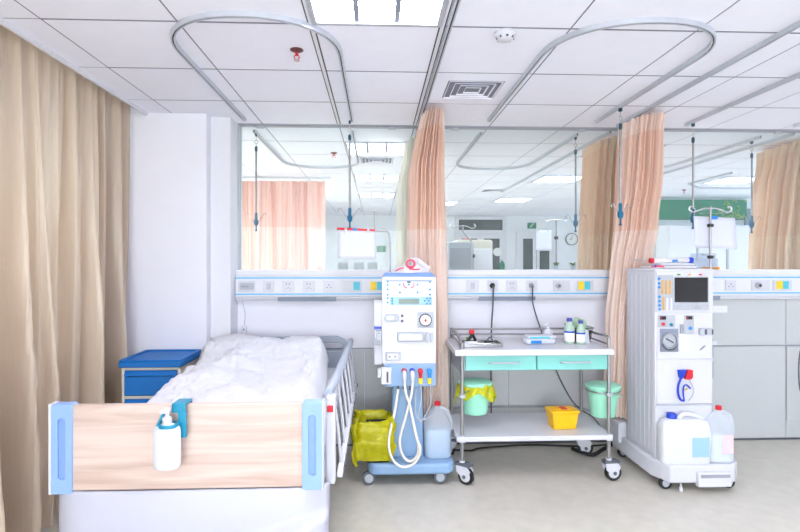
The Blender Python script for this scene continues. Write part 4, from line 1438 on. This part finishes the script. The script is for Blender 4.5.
# lower door with hose emblem
ld = MB().box(gx(656.3), gx(711.5), -.006, .001, gz(403.5), gz(359.5)).build('lower_door', 'white_plastic', M2, bevel=.003)
MB().box(gx(656), gx(712), -.008, .001, gz(405.5), gz(404)).build('ledge', 'light_grey', M2)
pk = MB().prism([(gx(676.3), gz(369.5)), (gx(684.5), gz(369.2)), (gx(681.6), gz(376)), (gx(679), gz(379)), (gx(677.3), gz(376))], -.03, -.005).build('cartridge_half', 'royal_blue', ld, bevel=.003)
MB().prism([(gx(685.5), gz(369.2)), (gx(690.5), gz(369.5)), (gx(690.5), gz(377)), (gx(688), gz(379)), (gx(682.7), gz(378.6))], -.03, -.005).build('cartridge_half', 'red', ld, bevel=.003)
MB().tube(smoothpath([(gx(679), -.02, gz(378)), (gx(676.6), -.02, gz(385)), (gx(676.5), -.02, gz(393)), (gx(679), -.02, gz(399)), (gx(682.5), -.02, gz(400))], 6), .007, 8).build('blue_tube', 'royal_blue', ld, smooth=60)
MB().tube(smoothpath([(gx(682.5), -.018, gz(400)), (gx(681.5), -.02, gz(393)), (gx(682), -.02, gz(386)), (gx(685), -.02, gz(384.5)), (gx(688.5), -.02, gz(388))], 6), .005, 8).build('blue_tube', 'royal_blue', ld, smooth=60)
MB().tube(smoothpath([(gx(688), -.016, gz(380)), (gx(691.5), -.018, gz(387)), (gx(691), -.018, gz(395)), (gx(687), -.016, gz(400))], 6), .003, 8).build('clear_tube', 'light_grey', ld, smooth=60)
MB().cyl((gx(685), -.02, gz(389)), (gx(685), -.01, gz(389)), .006, n=10).build('yellow_clip', 'yellow_tag', ld)
# right-hand pole and hooks
px_ = gx(711.5) + .012
MB().cyl((px_, .03, .75), (px_, .03, 1.825), .0075, n=12).build('pole', 'steel', M2, smooth=40)
for z in (.8, 1.3):
    MB().box(gx(711), px_ + .012, .015, .045, z, z + .03).build('pole_bracket', 'light_grey', M2, bevel=.004)
for z in (gz(225), gz(257)):
    MB().lathe([(.012, -.012), (.02, -.008), (.02, .008), (.012, .012)], (px_, .03, z), 16).build('knob', 'black_plastic', M2, smooth=40)
for s in (-1, 1):
    MB().tube(smoothpath([(px_, .03, 1.81), (px_ + s * .03, .03, 1.815), (px_ + s * .07, .03, 1.805), (px_ + s * .115, .03, 1.79), (px_ + s * .142, .03, 1.80), (px_ + s * .138, .03, 1.825), (px_ + s * .12, .03, 1.822)], 5), .0055, 8).build('hook_arm', 'chrome', M2, smooth=60)
MB().box(gx(714), gx(716.5), .03, .045, gz(380), gz(346)).build('level_scale', 'slate_grey', M2, bevel=.002)
MB().box(gx(712.5), gx(719.5), .026, .05, gz(346), gz(342)).build('scale_head', 'white_plastic', M2, bevel=.002)

ps = thing('paper_sheet', 'white sheet with blue clip hanging from the right machine pole', 'paper', (2.0 + gx(719.5), 3.475, 1.765))
o = MB().grid(lambda u, v: ((u - .5) * .285 + .01 * v, .006 * math.sin(u * 5) * v, -.21 * v - .012 * u), 8, 8).build('sheet', 'paper', ps, smooth=180)
s = o.modifiers.new('solid', 'SOLIDIFY')
s.thickness = .0012
MB().box(-.02, .02, -.01, .01, -.022, .0).build('clip', 'button_blue', ps, bevel=.003)
MB().tube([(-.03, 0, -.004), (-.1, 0, .02), (.1, 0, .02), (.03, 0, -.004)], .0012, 5).build('string', 'light_grey', ps)
ps = thing('label_card', 'small white card label beside the right machine', 'label', (2.0 + gx(726), 3.5, gz(310.5)))
MB().box(-.062, .062, -.002, .002, -.022, .022).build('card', 'paper', ps)
MB().tube([(-.09, -.006, .0), (-.055, -.004, .004)], .004, 6).build('peg', 'white_plastic', ps)

# tubing packs on top
t = thing('tubing_pack', 'clear tubing pack with red and blue caps on the right machine', 'tubing pack', (2.0 + gx(679), 3.56, 1.415))
MB().prism(rr(-.15, .16, -.09, .09, .03), 0, .018, 'z').build('pouch', 'bag_clear', t, bevel=.006)
MB().prism(rr(-.1, .16, -.075, .08, .03), .019, .034, 'z').build('pouch', 'paper', t, bevel=.006)
MB().tube([(-.13, -.05, .052), (.13, -.03, .056)], .017, 12).build('filter_tube', 'bag_clear', t, smooth=60)
MB().tube([(-.15, -.052, .052), (-.128, -.05, .052)], .0185, 12).build('red_cap', 'red', t, smooth=60)
MB().tube([(.125, -.03, .056), (.155, -.028, .056)], .0195, 12).build('blue_cap', 'royal_blue', t, smooth=60)
MB().tube([(.0, -.068, .05), (.03, -.066, .054)], .008, 8).build('blue_port', 'button_blue', t, smooth=60)
MB().tube(smoothpath([(-.16, -.09, .012), (-.12, -.1, .016), (-.08, -.1, .014)], 4), .006, 6).build('red_print', 'bag_print', t, smooth=60)
MB().tube(smoothpath([(-.14, -.095, .012), (-.13, -.098, .02)], 4), .008, 6).build('blue_print', 'royal_blue', t, smooth=60)
MB().tube(smoothpath([(-.19, -.05, .06), (-.22, -.04, .055), (-.25, -.03, .06)], 4), .003, 6).build('tube_tail', 'light_grey', t, smooth=60)

# jugs on the right base
t = thing('jerrycan', 'square white jerrycan with blue cap on the right machine base', 'jug', (1.968, 3.352, .176), -.06)
bd = MB()
n = 32
pf = [(.95, 0), (1.0, .012), (1.0, .2), (.98, .235), (.9, .265), (.7, .28)]
vs = []
for r, z in pf:
    for k in range(n):
        a = 2 * PI * k / n
        ca, sa = math.cos(a), math.sin(a)
        e = .35
        vs.append((.155 * r * math.copysign(abs(ca) ** e, ca), .055 * r * math.copysign(abs(sa) ** e, sa), z))
fs = []
for i in range(len(pf) - 1):
    for k in range(n):
        k2 = (k + 1) % n
        fs.append((i * n + k, i * n + k2, (i + 1) * n + k2, (i + 1) * n + k))
fs += [tuple(reversed(range(n))), tuple((len(pf) - 1) * n + k for k in range(n))]
bd.add(vs, fs).build('can_body', 'jug_white', t, smooth=50)
MB().lathe([(.03, .272), (.031, .28), (.031, .306), (.026, .312)], (-.075, 0, 0), 18).build('cap', 'royal_blue', t, smooth=40)
MB().tube(smoothpath([(-.03, 0, .277), (-.005, 0, .304), (.05, 0, .302), (.1, 0, .285), (.12, 0, .265)], 4), .013, 10).build('handle', 'jug_white', t, smooth=60)
MB().box(.03, .135, -.0585, -.05, .05, .17).build('label', 'label_blue', t)
jug('gallon_jug', 'clear gallon jug with red cap and pink label on the right base', (2.205, 3.36, .176), .355, .175, .095, 'red', .5, 'liquid_pale', 'jug_clear', 'label_pink', rot=.0)

# black hoses behind the right machine foot
tag(MB().tube(smoothpath([(1.70, 4.1, .32), (1.82, 4.0, .33), (1.86, 4.02, .22), (1.83, 4.05, .07), (1.72, 4.0, .03), (1.6, 3.92, .02), (1.50, 4.05, .02)], 6), .014, 8).build('drain_hose', 'black_rubber', smooth=60), 'black hose looping to the floor behind the right machine foot', 'hose')

# ================================================================== TROLLEY
TR = thing('medical_trolley', 'white steel trolley with two mint drawers and swivel casters', 'trolley', (1.05, 3.72, 0))
lx0, lx1 = .56 - 1.05, 1.545 - 1.05
ly0, ly1 = 3.50 - 3.72, 3.98 - 3.72
MB().box(-.545, .505, -.285, .275, .848, .888).build('top', 'white_gloss', TR, bevel=.006)
bx = MB().box(lx0 + .012, lx1 - .012, ly0 + .018, ly1 - .01, .742, .848).build('drawer_box', 'trim_white', TR, bevel=.002)
MB().box(lx0 - .006, lx0 + .004, ly0 + .02, ly1 - .02, .715, .847).build('side_apron', 'light_grey', TR)
xm = .006
for a, b in ((lx0 + .022, xm - .003), (xm + .003, lx1 - .014)):
    dr = MB().box(a, b, ly0 - .012, ly0 + .018, .744, .843).build('drawer', 'mint', TR, bevel=.004)
    c = (a + b) / 2 + .02
    MB().tube(smoothpath([(c - .1, ly0 - .012, .796), (c - .095, ly0 - .03, .796), (c - .07, ly0 - .034, .796), (c + .07, ly0 - .034, .796), (c + .095, ly0 - .03, .796), (c + .1, ly0 - .012, .796)], 4), .006, 8).build('handle', 'light_grey', dr, smooth=60)
MB().box(-.53, .505, -.265, .275, .285, .318).build('shelf', 'white_plastic', TR, bevel=.005)


def swivel(x, y, ang):
    h = MB().cyl((x, y, .10), (x, y, .15), .02, n=14).build('caster', 'white_plastic', TR, smooth=40)
    ca, sa = math.cos(ang), math.sin(ang)
    r = .056
    cx, cy = x + .03 * ca, y + .03 * sa
    n = Vector((-sa, ca, 0))
    tw = MB()

    def wheel(b, prof, m, nm):
        seg = 24
        base = len(b.v)
        for rr_, h_ in prof:
            for k in range(seg):
                a = 2 * PI * k / seg
                p = Vector((cx, cy, r)) + Vector((ca, sa, 0)) * rr_ * math.cos(a) + Vector((0, 0, 1)) * rr_ * math.sin(a) + n * h_
                b.v.append(tuple(p))
        for i in range(len(prof) - 1):
            for k in range(seg):
                k2 = (k + 1) % seg
                b.f.append((base + i * seg + k, base + i * seg + k2, base + (i + 1) * seg + k2, base + (i + 1) * seg + k))
        b.f.append(tuple(base + k for k in reversed(range(seg))))
        b.f.append(tuple(base + (len(prof) - 1) * seg + k for k in range(seg)))
        b.build(nm, m, h, smooth=40)
    wheel(MB(), [(r * .7, -.013), (r * .96, -.013), (r, -.008), (r, .008), (r * .96, .013), (r * .7, .013)], 'black_rubber', 'tyre')
    wheel(MB(), [(.01, -.017), (r * .66, -.015), (r * .72, 0), (r * .66, .015), (.01, .017)], 'white_plastic', 'wheel_disc')
    wheel(MB(), [(.012, -.03), (.012, .03)], 'dark_grey', 'axle')
    for sgn in (-1, 1):
        P = lambda l, z, o: tuple(Vector((x, y, z)) + Vector((ca, sa, 0)) * l + n * sgn * o)
        A = [(-.035, .125), (.05, .125), (.075, .095), (.05, .045), (.02, .04), (-.03, .08)]
        b = MB()
        vs = [P(l, z, .02) for l, z in A] + [P(l, z, .026) for l, z in A]
        k = len(A)
        b.add(vs, [tuple(range(k)), tuple(range(2 * k - 1, k - 1, -1))] + [(i, i + k, (i + 1) % k + k, (i + 1) % k) for i in range(k)])
        b.build('fork', 'white_plastic', h, bevel=.003)
    tp = [(-.04, .118), (.06, .118), (.075, .13), (.05, .14), (-.04, .14)]
    b = MB()
    P = lambda l, z, o: tuple(Vector((x, y, z)) + Vector((ca, sa, 0)) * l + n * o)
    k = len(tp)
    b.add([P(l, z, -.026) for l, z in tp] + [P(l, z, .026) for l, z in tp], [tuple(range(k)), tuple(range(2 * k - 1, k - 1, -1))] + [(i, i + k, (i + 1) % k + k, (i + 1) % k) for i in range(k)])
    b.build('fork_top', 'dark_grey', h, bevel=.003)
    return h


for x in (lx0, lx1):
    for y in (ly0, ly1):
        top = .965 if not (y == ly0) else (.925 if x == lx0 else .955)
        MB().cyl((x, y, .14), (x, y, top), .0125, n=14).build('leg', 'steel', TR, smooth=40)
        for z in (.28,):
            MB().box(x - .02, x + .02, y - .02, y + .02, z - .01, z + .035).build('shelf_clamp', 'white_plastic', TR, bevel=.004)
swivel(lx0, ly0, math.radians(-40))
swivel(lx1, ly0, math.radians(5))
swivel(lx0, ly1, math.radians(160))
swivel(lx1, ly1, math.radians(-10))
# guard rails: back and both sides
for z in (.955, .915):
    MB().cyl((lx0, ly1, z), (lx1, ly1, z), .0075, n=10).build('guard_rail', 'steel', TR, smooth=40)
for x, zf in ((lx0, .92), (lx1, .955)):
    MB().tube(smoothpath([(x, ly0, zf - .04), (x, ly0 + .012, zf - .006), (x, ly0 + .05, zf + .006), (x, (ly0 + ly1) / 2, .955), (x, ly1, .957)], 5), .0085, 10).build('guard_rail', 'steel', TR, smooth=60)
    MB().cyl((x, ly0, .908), (x, ly1, .908), .006, n=10).build('guard_rail', 'steel', TR, smooth=40)
for x, y in ((lx0, ly0), (lx1, ly0)):
    MB().box(x - .02, x + .02, y - .022, y + .018, .565, .585).build('bucket_ring_clamp', 'light_grey', TR, bevel=.004)


# buckets
def bucket(label, loc, lid, liner):
    t = thing('lidded_bucket', label, 'bucket', loc)
    MB().lathe([(.078, 0), (.082, .006), (.104, .185), (.112, .188), (.112, .2), (.1, .2), (.078, .012)], n=28, cap=True).build('pail', 'bucket_mint', t, smooth=40)
    if lid:
        MB().lathe([(.114, .196), (.118, .2), (.118, .212), (.105, .22), (.06, .226), (.01, .228)], n=28).build('lid', 'bucket_mint', t, smooth=40)
        MB().tube([(.118 * math.cos(a), .118 * math.sin(a), .16 - .01 * math.cos(a)) for a in [math.radians(-80 + 70 * k / 8) for k in range(9)]], .004, 6).build('bail_handle', 'bucket_mint', t, smooth=60)
    if liner:
        def lp(u, v):
            a = 2 * PI * u
            ext = .05 + .045 * max(0, math.cos(a - .1)) ** 2 + .05 * max(0, math.cos(a - 2.9)) ** 2
            r = .113 + .018 * v + .006 * math.sin(a * 11 + v * 4)
            if v < .2:
                r = .1 + .012 * v / .2
            return (r * math.cos(a) + .01 * v * math.cos(a), r * math.sin(a), .203 + .01 * math.sin(a * 4) * (v < .3) - ext * 1.6 * max(0, v - .2) * (1 + .3 * math.sin(a * 5)))
        MB().grid(lp, 80, 10, True).build('bag_liner', 'bag_yellow', t, smooth=180)
    return t


bucket('mint bucket lined with a yellow bag at the left trolley leg', (.675, 3.65, .422), True, True)
bucket('mint lidded bucket at the right trolley leg', (1.57, 3.65, .392), True, False)
# hoops that carry the buckets
for nm_x, cx, cy, z in ((lx0, .675 - 1.05, 3.65 - 3.72, .598), (lx1, 1.57 - 1.05, 3.65 - 3.72, .568)):
    MB().tube([(cx + .1095 * math.cos(a), cy + .1095 * math.sin(a), z) for a in [2 * PI * k / 24 for k in range(24)]], .005, 6, closed=True).build('bucket_hoop', 'steel', TR, smooth=60)
    MB().tube([(nm_x, ly0, .575), (nm_x, ly0 + .02, .58), (cx + (nm_x - cx) * .5, cy - .1, z)], .005, 6).build('hoop_arm', 'steel', TR, smooth=60)

# sharps box
t = thing('sharps_box', 'yellow sharps box on the lower trolley shelf', 'box', (1.275, 3.63, .319), .06)
MB().hexa([(-.088, -.06, 0), (.088, -.06, 0), (.088, .06, 0), (-.088, .06, 0)], [(-.105, -.075, .125), (.105, -.075, .125), (.105, .075, .125), (-.105, .075, .125)]).build('box_body', 'sharps_yellow', t, bevel=.008)
MB().prism(rr(-.115, .115, -.083, .083, .015), .125, .143, 'z').build('lid', 'sharps_yellow', t, bevel=.005)
MB().box(-.06, .06, -.04, .05, .143, .15).build('lid_flap', 'sharps_yellow', t, bevel=.003)
MB().box(-.022, .022, -.055, .02, .15, .155).build('red_tab', 'red', t, bevel=.002)
t.scale = (.88, .88, .9)

# instrument tray with tools
ZT = .8885
t = thing('instrument_tray', 'shallow stainless steel tray on the left of the trolley top', 'tray', (.70, 3.63, ZT))
MB().prism(rr(-.125, .135, -.09, .09, .02), 0, .004, 'z').build('tray_floor', 'steel', t)
MB().ring(rr(-.135, .145, -.1, .1, .025), rr(-.125, .135, -.09, .09, .02), .0, .024, 'z').build('tray_rim', 'steel', t, bevel=.003)
t = thing('forceps', 'black clip with red handle standing on the steel tray', 'tool', (.645, 3.64, ZT + .0045))
MB().tube(smoothpath([(-.03, .0, .004), (-.02, 0, .03), (.0, 0, .055), (.005, 0, .08)], 4), [.012] * 13, 8).build('jaw', 'black_plastic', t, smooth=60)
MB().tube(smoothpath([(.035, .01, .004), (.03, .01, .03), (.015, 0, .06), (.008, 0, .08)], 4), [.01] * 13, 8).build('jaw', 'black_plastic', t, smooth=60)
MB().box(-.014, .022, -.012, .016, .07, .102).build('red_handle', 'red', t, bevel=.007)
MB().box(-.035, -.02, -.006, .01, .028, .05).build('green_tip', 'leaf_green', t, bevel=.003)
t = thing('gauze_roll', 'white gauze lying in the left of the steel tray', 'gauze', (.625, 3.575, ZT + .004))
MB().tube([(-.035, 0, .016), (.05, -.004, .016)], .0155, 12).build('roll', 'linen', t, smooth=60)
MB().box(-.03, .05, -.03, -.006, .001, .007).build('flap', 'linen', t, bevel=.002)
t = thing('scissors', 'steel scissors lying in the middle of the steel tray', 'scissors', (.71, 3.61, ZT + .0045))
MB().tube([(-.03, -.02, .006), (.07, .03, .008)], .005, 6).build('blade', 'chrome', t)
MB().tube([(-.035, .015, .006), (.07, -.01, .008)], .005, 6).build('blade', 'chrome', t)
for y in (.036, -.016):
    MB().tube([(.088 + .018 * math.cos(a), y + .014 * math.sin(a), .009) for a in [2 * PI * k / 12 for k in range(12)]], .004, 6, closed=True).build('finger_ring', 'chrome', t)
t = thing('black_clip', 'small black clamp at the right end of the steel tray', 'tool', (.775, 3.655, ZT + .0045))
MB().box(-.035, .03, -.014, .014, 0, .022).build('clamp_body', 'black_plastic', t, bevel=.006)
MB().tube([(-.02, 0, .022), (.0, 0, .045), (.025, 0, .03)], .006, 8).build('lever', 'dark_grey', t, smooth=60)

# tissue packs and pump bottle
t = thing('wipe_pack', 'blue and white wipe pack lying on the trolley top', 'pack', (1.135, 3.70, ZT), .05)
MB().prism(rr(-.105, .105, -.05, .05, .02), 0, .034, 'z').build('pouch', 'paper', t, bevel=.012, segs=3)
MB().box(-.075, .0, -.053, -.049, .006, .026).build('blue_print', 'button_blue', t)
t = thing('wipe_pack', 'thin white pack with blue edge lying on top of the wipe pack', 'pack', (1.15, 3.71, ZT + .034), .02)
MB().prism(rr(-.11, .1, -.045, .045, .02), 0, .022, 'z').build('pouch', 'paper', t, bevel=.009, segs=3)
MB().box(-.09, .05, -.0478, -.0445, .005, .016).build('blue_edge', 'cyan_tag', t)
t = thing('pump_bottle', 'small white pump bottle behind the wipe pack', 'bottle', (1.235, 3.81, ZT))
MB().lathe([(.03, 0), (.033, .005), (.033, .055), (.026, .075), (.012, .085), (.011, .095)], n=20).build('bottle_body', 'white_plastic', t, smooth=40)
MB().cyl((0, 0, .095), (0, 0, .12), .005).tube([(.008, 0, .12), (-.028, -.004, .116)], [.008, .004], 8).build('pump_head', 'white_plastic', t, smooth=40)


def vial(label, loc, h, r):
    t = thing('glass_bottle', label, 'bottle', loc)
    MB().lathe([(r * .92, 0), (r, .006), (r, h * .62), (r * .9, h * .68), (r * .5, h * .8), (r * .46, h * .88)], n=22).build('bottle_glass', 'bottle_green', t, smooth=40)
    MB().lathe([(r * .86, .004), (r * .93, .008), (r * .93, h * .5)], n=20).build('contents', 'bottle_fill', t, smooth=40)
    MB().lathe([(r * 1.01, h * .1), (r * 1.01, h * .5)], n=22, cap=False).build('label', 'label_white', t, smooth=40)
    MB().lathe([(r * 1.02, h * .43), (r * 1.02, h * .5)], n=22, cap=False).build('label_band', 'royal_blue', t, smooth=40)
    MB().lathe([(r * .56, h * .87), (r * .56, h * .97), (r * .5, h)], n=18).build('cap', 'purple_cap', t, smooth=40)
    return t


vial('taller glass bottle with purple cap on the trolley top', (1.345, 3.68, ZT), .178, .036)
vial('shorter glass bottle with purple cap nearer the basket', (1.412, 3.645, ZT), .165, .030)
t = thing('wire_basket', 'dark wire basket at the right rear of the trolley top', 'basket', (1.475, 3.85, ZT))
for z in (.004, .035, .07, .1):
    e = .045 + .02 * z / .1
    MB().tube([(x, y, z) for x, y in rr(-e, e, -.11 - .02 * z / .1, .11 + .02 * z / .1, .015)], .0025, 5, closed=True).build('wire_hoop', 'basket_dark', t)
for k in range(12):
    y = -.1 + .2 * k / 11
    for s in (-1, 1):
        MB().cyl((s * .045, y, .004), (s * .065, y, .1), .0018, n=5).build('wire_rib', 'basket_dark', t)
MB().box(-.044, .044, -.108, .108, .0, .006).build('basket_floor', 'basket_dark', t)
MB().hexa([(-.044, -.1, .01), (.044, -.1, .01), (.044, .1, .01), (-.044, .1, .01)], [(-.055, -.105, .08), (.055, -.105, .08), (.055, .105, .08), (-.055, .105, .08)]).build('basket_liner', 'basket_dark', t)
for i, (x, y, lab) in enumerate(((-.0, -.06, 'nearer pale green plastic bottle in the dark basket'), (.005, .05, 'farther pale green plastic bottle in the dark basket'))):
    b_ = MB().lathe([(.03, 0), (.034, .01), (.032, .05), (.02, .07), (.008, .078)], (1.475 + x, 3.85 + y, ZT + .081), 18).build('green_bottle', 'bag_green', smooth=50)
    tag(b_, lab, 'bottle')
t = thing('small_card', 'small white card leaning on the basket', 'card', (1.455, 3.69, ZT))
MB().hexa([(-.03, 0, 0), (.03, -.02, 0), (.03, -.018, 0), (-.03, .002, 0)], [(-.03, .025, .09), (.03, .005, .09), (.03, .007, .09), (-.03, .027, .09)]).build('card', 'paper', t)

# clear file holder on the sill, right
t = thing('file_holder', 'clear plastic file pocket with orange edge on the sill', 'file holder', (2.63, 4.18, 1.396))
MB().box(-.11, .10, .012, .016, .0, .13).build('back_sheet', 'file_clear', t)
MB().box(-.11, .10, -.012, -.009, .0, .09).build('front_sheet', 'file_clear', t)
MB().box(-.02, .08, -.008, .011, .115, .125).build('paper_edge', 'light_grey', t)
MB().prism(rr(-.03, .12, -.012, .012, .004), .001, .022, 'z').build('orange_edge', 'orange', t, bevel=.003)

# ================================================================== NEXT WARD
def ward_stand(label, x, y, H, seed):
    t = thing('infusion_stand', label, 'infusion stand', (x, y, 0))
    MB().cyl((0, 0, .1), (0, 0, H), .009, n=10).build('pole', 'steel', t, smooth=40)
    for k in range(5):
        a = 2 * PI * k / 5 + seed
        MB().tube([(0, 0, .12), (.28 * math.cos(a), .28 * math.sin(a), .045)], .012, 8).build('leg', 'steel', t, smooth=60)
        MB().lathe([(.012, -.012), (.022, -.012), (.022, .012), (.012, .012)], (.28 * math.cos(a), .28 * math.sin(a), .022), 12, 'x').build('caster', 'dark_grey', t, smooth=40)
    for s in (-1, 1):
        MB().tube(smoothpath([(0, 0, H), (s * .05, 0, H + .01), (s * .1, 0, H - .01), (s * .13, 0, H + .015), (s * .115, 0, H + .04)], 4), .005, 8).build('hook', 'chrome', t, smooth=60)
    for z in (H - .2, H - .5):
        MB().lathe([(.014, -.02), (.024, -.014), (.024, .014), (.014, .02)], (0, 0, z), 12).build('knob', 'black_plastic', t, smooth=40)
    return t


# beige machine behind the glass
t = thing('dialysis_machine', 'beige dialysis machine past the glass behind the left peach curtain', 'medical machine', (1.07, 6.0, 0))
MB().box(-.2, .2, -.2, .22, .12, 1.70).build('cabinet', 'beige_machine', t, bevel=.03, segs=3)
MB().box(-.24, .24, -.26, .28, .06, .13).build('base', 'beige_machine', t, bevel=.015)
MB().hexa([(-.2, -.215, 1.1), (.2, -.215, 1.1), (.2, -.19, 1.1), (-.2, -.19, 1.1)], [(-.15, -.215, 1.6), (.19, -.215, 1.6), (.19, -.19, 1.6), (-.15, -.19, 1.6)]).build('rear_panel', 'trim_white', t, bevel=.01)
MB().box(-.1, -.03, -.1, -.0, 1.70, 1.715).build('top_lamp', 'red', t, bevel=.004)
for x in (-.2, .2):
    for y in (-.2, .22):
        caster_wheel(t, x, y, .035, .012, 'dark_grey', 'light_grey')
MB().tube(smoothpath([(-.03, -.24, 1.0), (-.03, -.24, 1.58), (-.05, -.24, 1.68), (-.13, -.24, 1.78), (-.14, -.24, 1.85)], 5), .009, 10).build('pole', 'steel', t, smooth=60)
for s in (-1, 1):
    MB().tube(smoothpath([(-.14, -.24, 1.85), (-.14 + s * .05, -.24, 1.84), (-.14 + s * .1, -.24, 1.82), (-.14 + s * .14, -.24, 1.84), (-.14 + s * .12, -.24, 1.87)], 4), .0055, 8).build('hook', 'chrome', t, smooth=60)
MB().lathe([(.014, -.02), (.026, -.014), (.026, .014), (.014, .02)], (-.03, -.24, 1.52), 12).build('knob', 'black_plastic', t, smooth=40)
t = thing('monitor_box', 'grey equipment box past the glass left of the beige machine', 'equipment', (.84, 5.55, 0))
MB().box(-.12, .14, -.12, .12, .9, 1.66).build('box_body', 'light_grey', t, bevel=.012)
MB().box(-.1, .12, -.125, -.118, 1.2, 1.6).build('box_face', 'mid_grey', t, bevel=.004)
for x in (-.1, .12):
    for y in (-.1, .1):
        MB().cyl((x, y, 0), (x, y, .9), .015, n=10).build('leg', 'steel', t)
t = thing('green_container', 'small green container past the glass below the beige machine pole', 'container', (1.02, 4.32, 1.396))
MB().lathe([(.02, 0), (.022, .004), (.022, .05), (.012, .06), (.01, .072)], n=16).build('body', 'board_green', t, smooth=40)
MB().lathe([(.011, .07), (.011, .082)], n=12).build('cap', 'white_plastic', t)

ward_stand('infusion stand past the glass left of the clock', 1.92 + .12, 6.0, 1.93, .3)
ps = thing('paper_sheet', 'white sheet hanging on the stand past the glass before the dark door', 'paper', (1.885, 5.99, 1.815))
sheet(ps, .185, .235)
t = thing('wall_clock', 'round white wall clock past the glass beside the tan curtain', 'clock', (4.67, YF - .001, 1.99))
MB().lathe([(.15, 0), (.15, -.03), (.135, -.035), (.132, -.025)], n=28, axis='y', cap=False).build('rim', 'dark_grey', t, smooth=40)
MB().cyl((0, -.028, 0), (0, 0, 0), .134, n=28).build('dial', 'label_white', t)
MB().box(-.005, .005, -.032, -.03, 0, .1).build('hand', 'black_plastic', t)
MB().box(-.06, 0, -.032, -.03, -.006, .006).build('hand', 'black_plastic', t)
for k in range(12):
    a = 2 * PI * k / 12
    MB().box(.115 * math.cos(a) - .007, .115 * math.cos(a) + .007, -.031, -.027, .115 * math.sin(a) - .007, .115 * math.sin(a) + .007).build('hour_mark', 'dark_grey', t)


def exit_sign(label, x, z):
    t = thing('exit_sign', label, 'sign', (x, YF - .02, z))
    MB().box(-.1, .1, -.03, .018, -.07, .07).build('sign_body', 'board_green', t, bevel=.004)
    MB().box(.105, .3, -.02, .018, -.06, .06).build('sign_panel', 'label_white', t, bevel=.004)
    MB().tube([(-.05, -.033, -.04), (-.01, -.033, 0), (.02, -.033, .045)], .01, 6).build('running_figure', 'label_white', t)
    MB().cyl((.03, -.036, .045), (.03, -.03, .045), .014, n=10).build('running_head', 'label_white', t)
    return t


exit_sign('small green exit sign past the glass above the dark door', 3.7, 2.31)
exit_sign('small green exit sign past the glass left of the peach curtain', .1, 1.75)

# green board on the station wall
t = thing('notice_board', 'dark green board with pale leaf pattern past the glass', 'board', (5.48, 8.88, 2.17))
MB().box(-.82, .82, -.04, .018, 0, .335).build('board', 'board_green', t, bevel=.004)
rg = random.Random(9)
for k in range(26):
    x = rg.uniform(.25, .78)
    z = rg.uniform(.03, .3)
    a = rg.uniform(0, 2 * PI)
    q = [(x, -.043, z), (x + .06 * math.cos(a), -.043, min(.32, max(.015, z + .06 * math.sin(a)))), (x + .1 * math.cos(a + .8), -.043, min(.32, max(.015, z + .1 * math.sin(a + .8))))]
    MB().tube(smoothpath(q, 3), .007, 5).build('leaf_line', 'leaf_pale', t)
t = thing('picture_frame', 'grey framed picture past the glass right of the green board', 'picture', (6.42, 8.88, 2.06))
MB().ring([(-.13, 0), (.13, 0), (.13, .3), (-.13, .3)], [(-.1, .03), (.1, .03), (.1, .27), (-.1, .27)], -.02, .018).build('frame', 'slate_grey', t)
MB().box(-.1, .1, -.006, .01, .03, .27).build('print', 'picture_grey', t)
MB().box(-.04, .05, -.009, -.004, .08, .2).build('print_figure', 'sprinkler_brass', t)
for x0_ in (4.75, 5.25, 5.75, 6.25):
    t = thing('tall_cabinet', {4.75: 'first', 5.25: 'second', 5.75: 'third', 6.25: 'fourth'}[x0_] + ' white cabinet from the left under the green board', 'cabinet', (x0_ + .22, 8.68, 0), group='white cabinets under the green board')
    MB().box(-.235, .235, -.18, .2, .06, 2.05).build('cabinet_body', 'far_wall', t, bevel=.004)
    MB().box(-.225, .225, -.2, -.18, .08, 2.03).build('cabinet_door', 'trim_white', t, bevel=.004)
    MB().box(.17, .185, -.22, -.2, 1.0, 1.2).build('handle', 'mid_grey', t)
    for x in (-.2, .2):
        for y in (-.15, .17):
            MB().cyl((x, y, 0), (x, y, .06), .02, n=8).build('foot', 'dark_grey', t)

# notice panels on the far wall above the bed
for x, lab in ((-.80, 'leftmost grey vent panel past the glass above the bed'), (-.42, 'middle grey vent panel past the glass above the bed'), (-.1, 'rightmost grey vent panel past the glass above the bed')):
    t = thing('wall_grille', lab, 'grille', (x, YF - .02, 1.1), group='grey panels on the far wall')
    MB().box(-.12, .12, -.02, .018, 0, .33).build('frame', 'light_grey', t, bevel=.003)
    for k in range(5):
        MB().box(-.1, .1, -.03, -.018, .03 + .056 * k, .07 + .056 * k).build('slat', 'mid_grey', t)


# potted plants
def plant(label, x, y):
    t = thing('potted_plant', label, 'plant', (x, y, 1.396))
    MB().lathe([(.016, 0), (.022, .03), (.02, .03)], n=14).build('pot', 'white_plastic', t, smooth=40)
    rg = random.Random(int(x * 100))
    for k in range(12):
        a = rg.uniform(0, 2 * PI)
        r = rg.uniform(.02, .05)
        z = rg.uniform(.035, .06)
        c, s = math.cos(a), math.sin(a)
        MB().add([(0, 0, .025), (r * .5 * c - .01 * s, r * .5 * s + .01 * c, z), (r * c, r * s, z - .01), (r * .5 * c + .01 * s, r * .5 * s - .01 * c, z)], [(0, 1, 2, 3)]).build('leaf', 'leaf_green', t)
    return t


plant('small leafy plant past the glass below the infusion stand', 1.465, 4.315)
plant('small leafy plant past the glass below the clock', 1.605, 4.315)
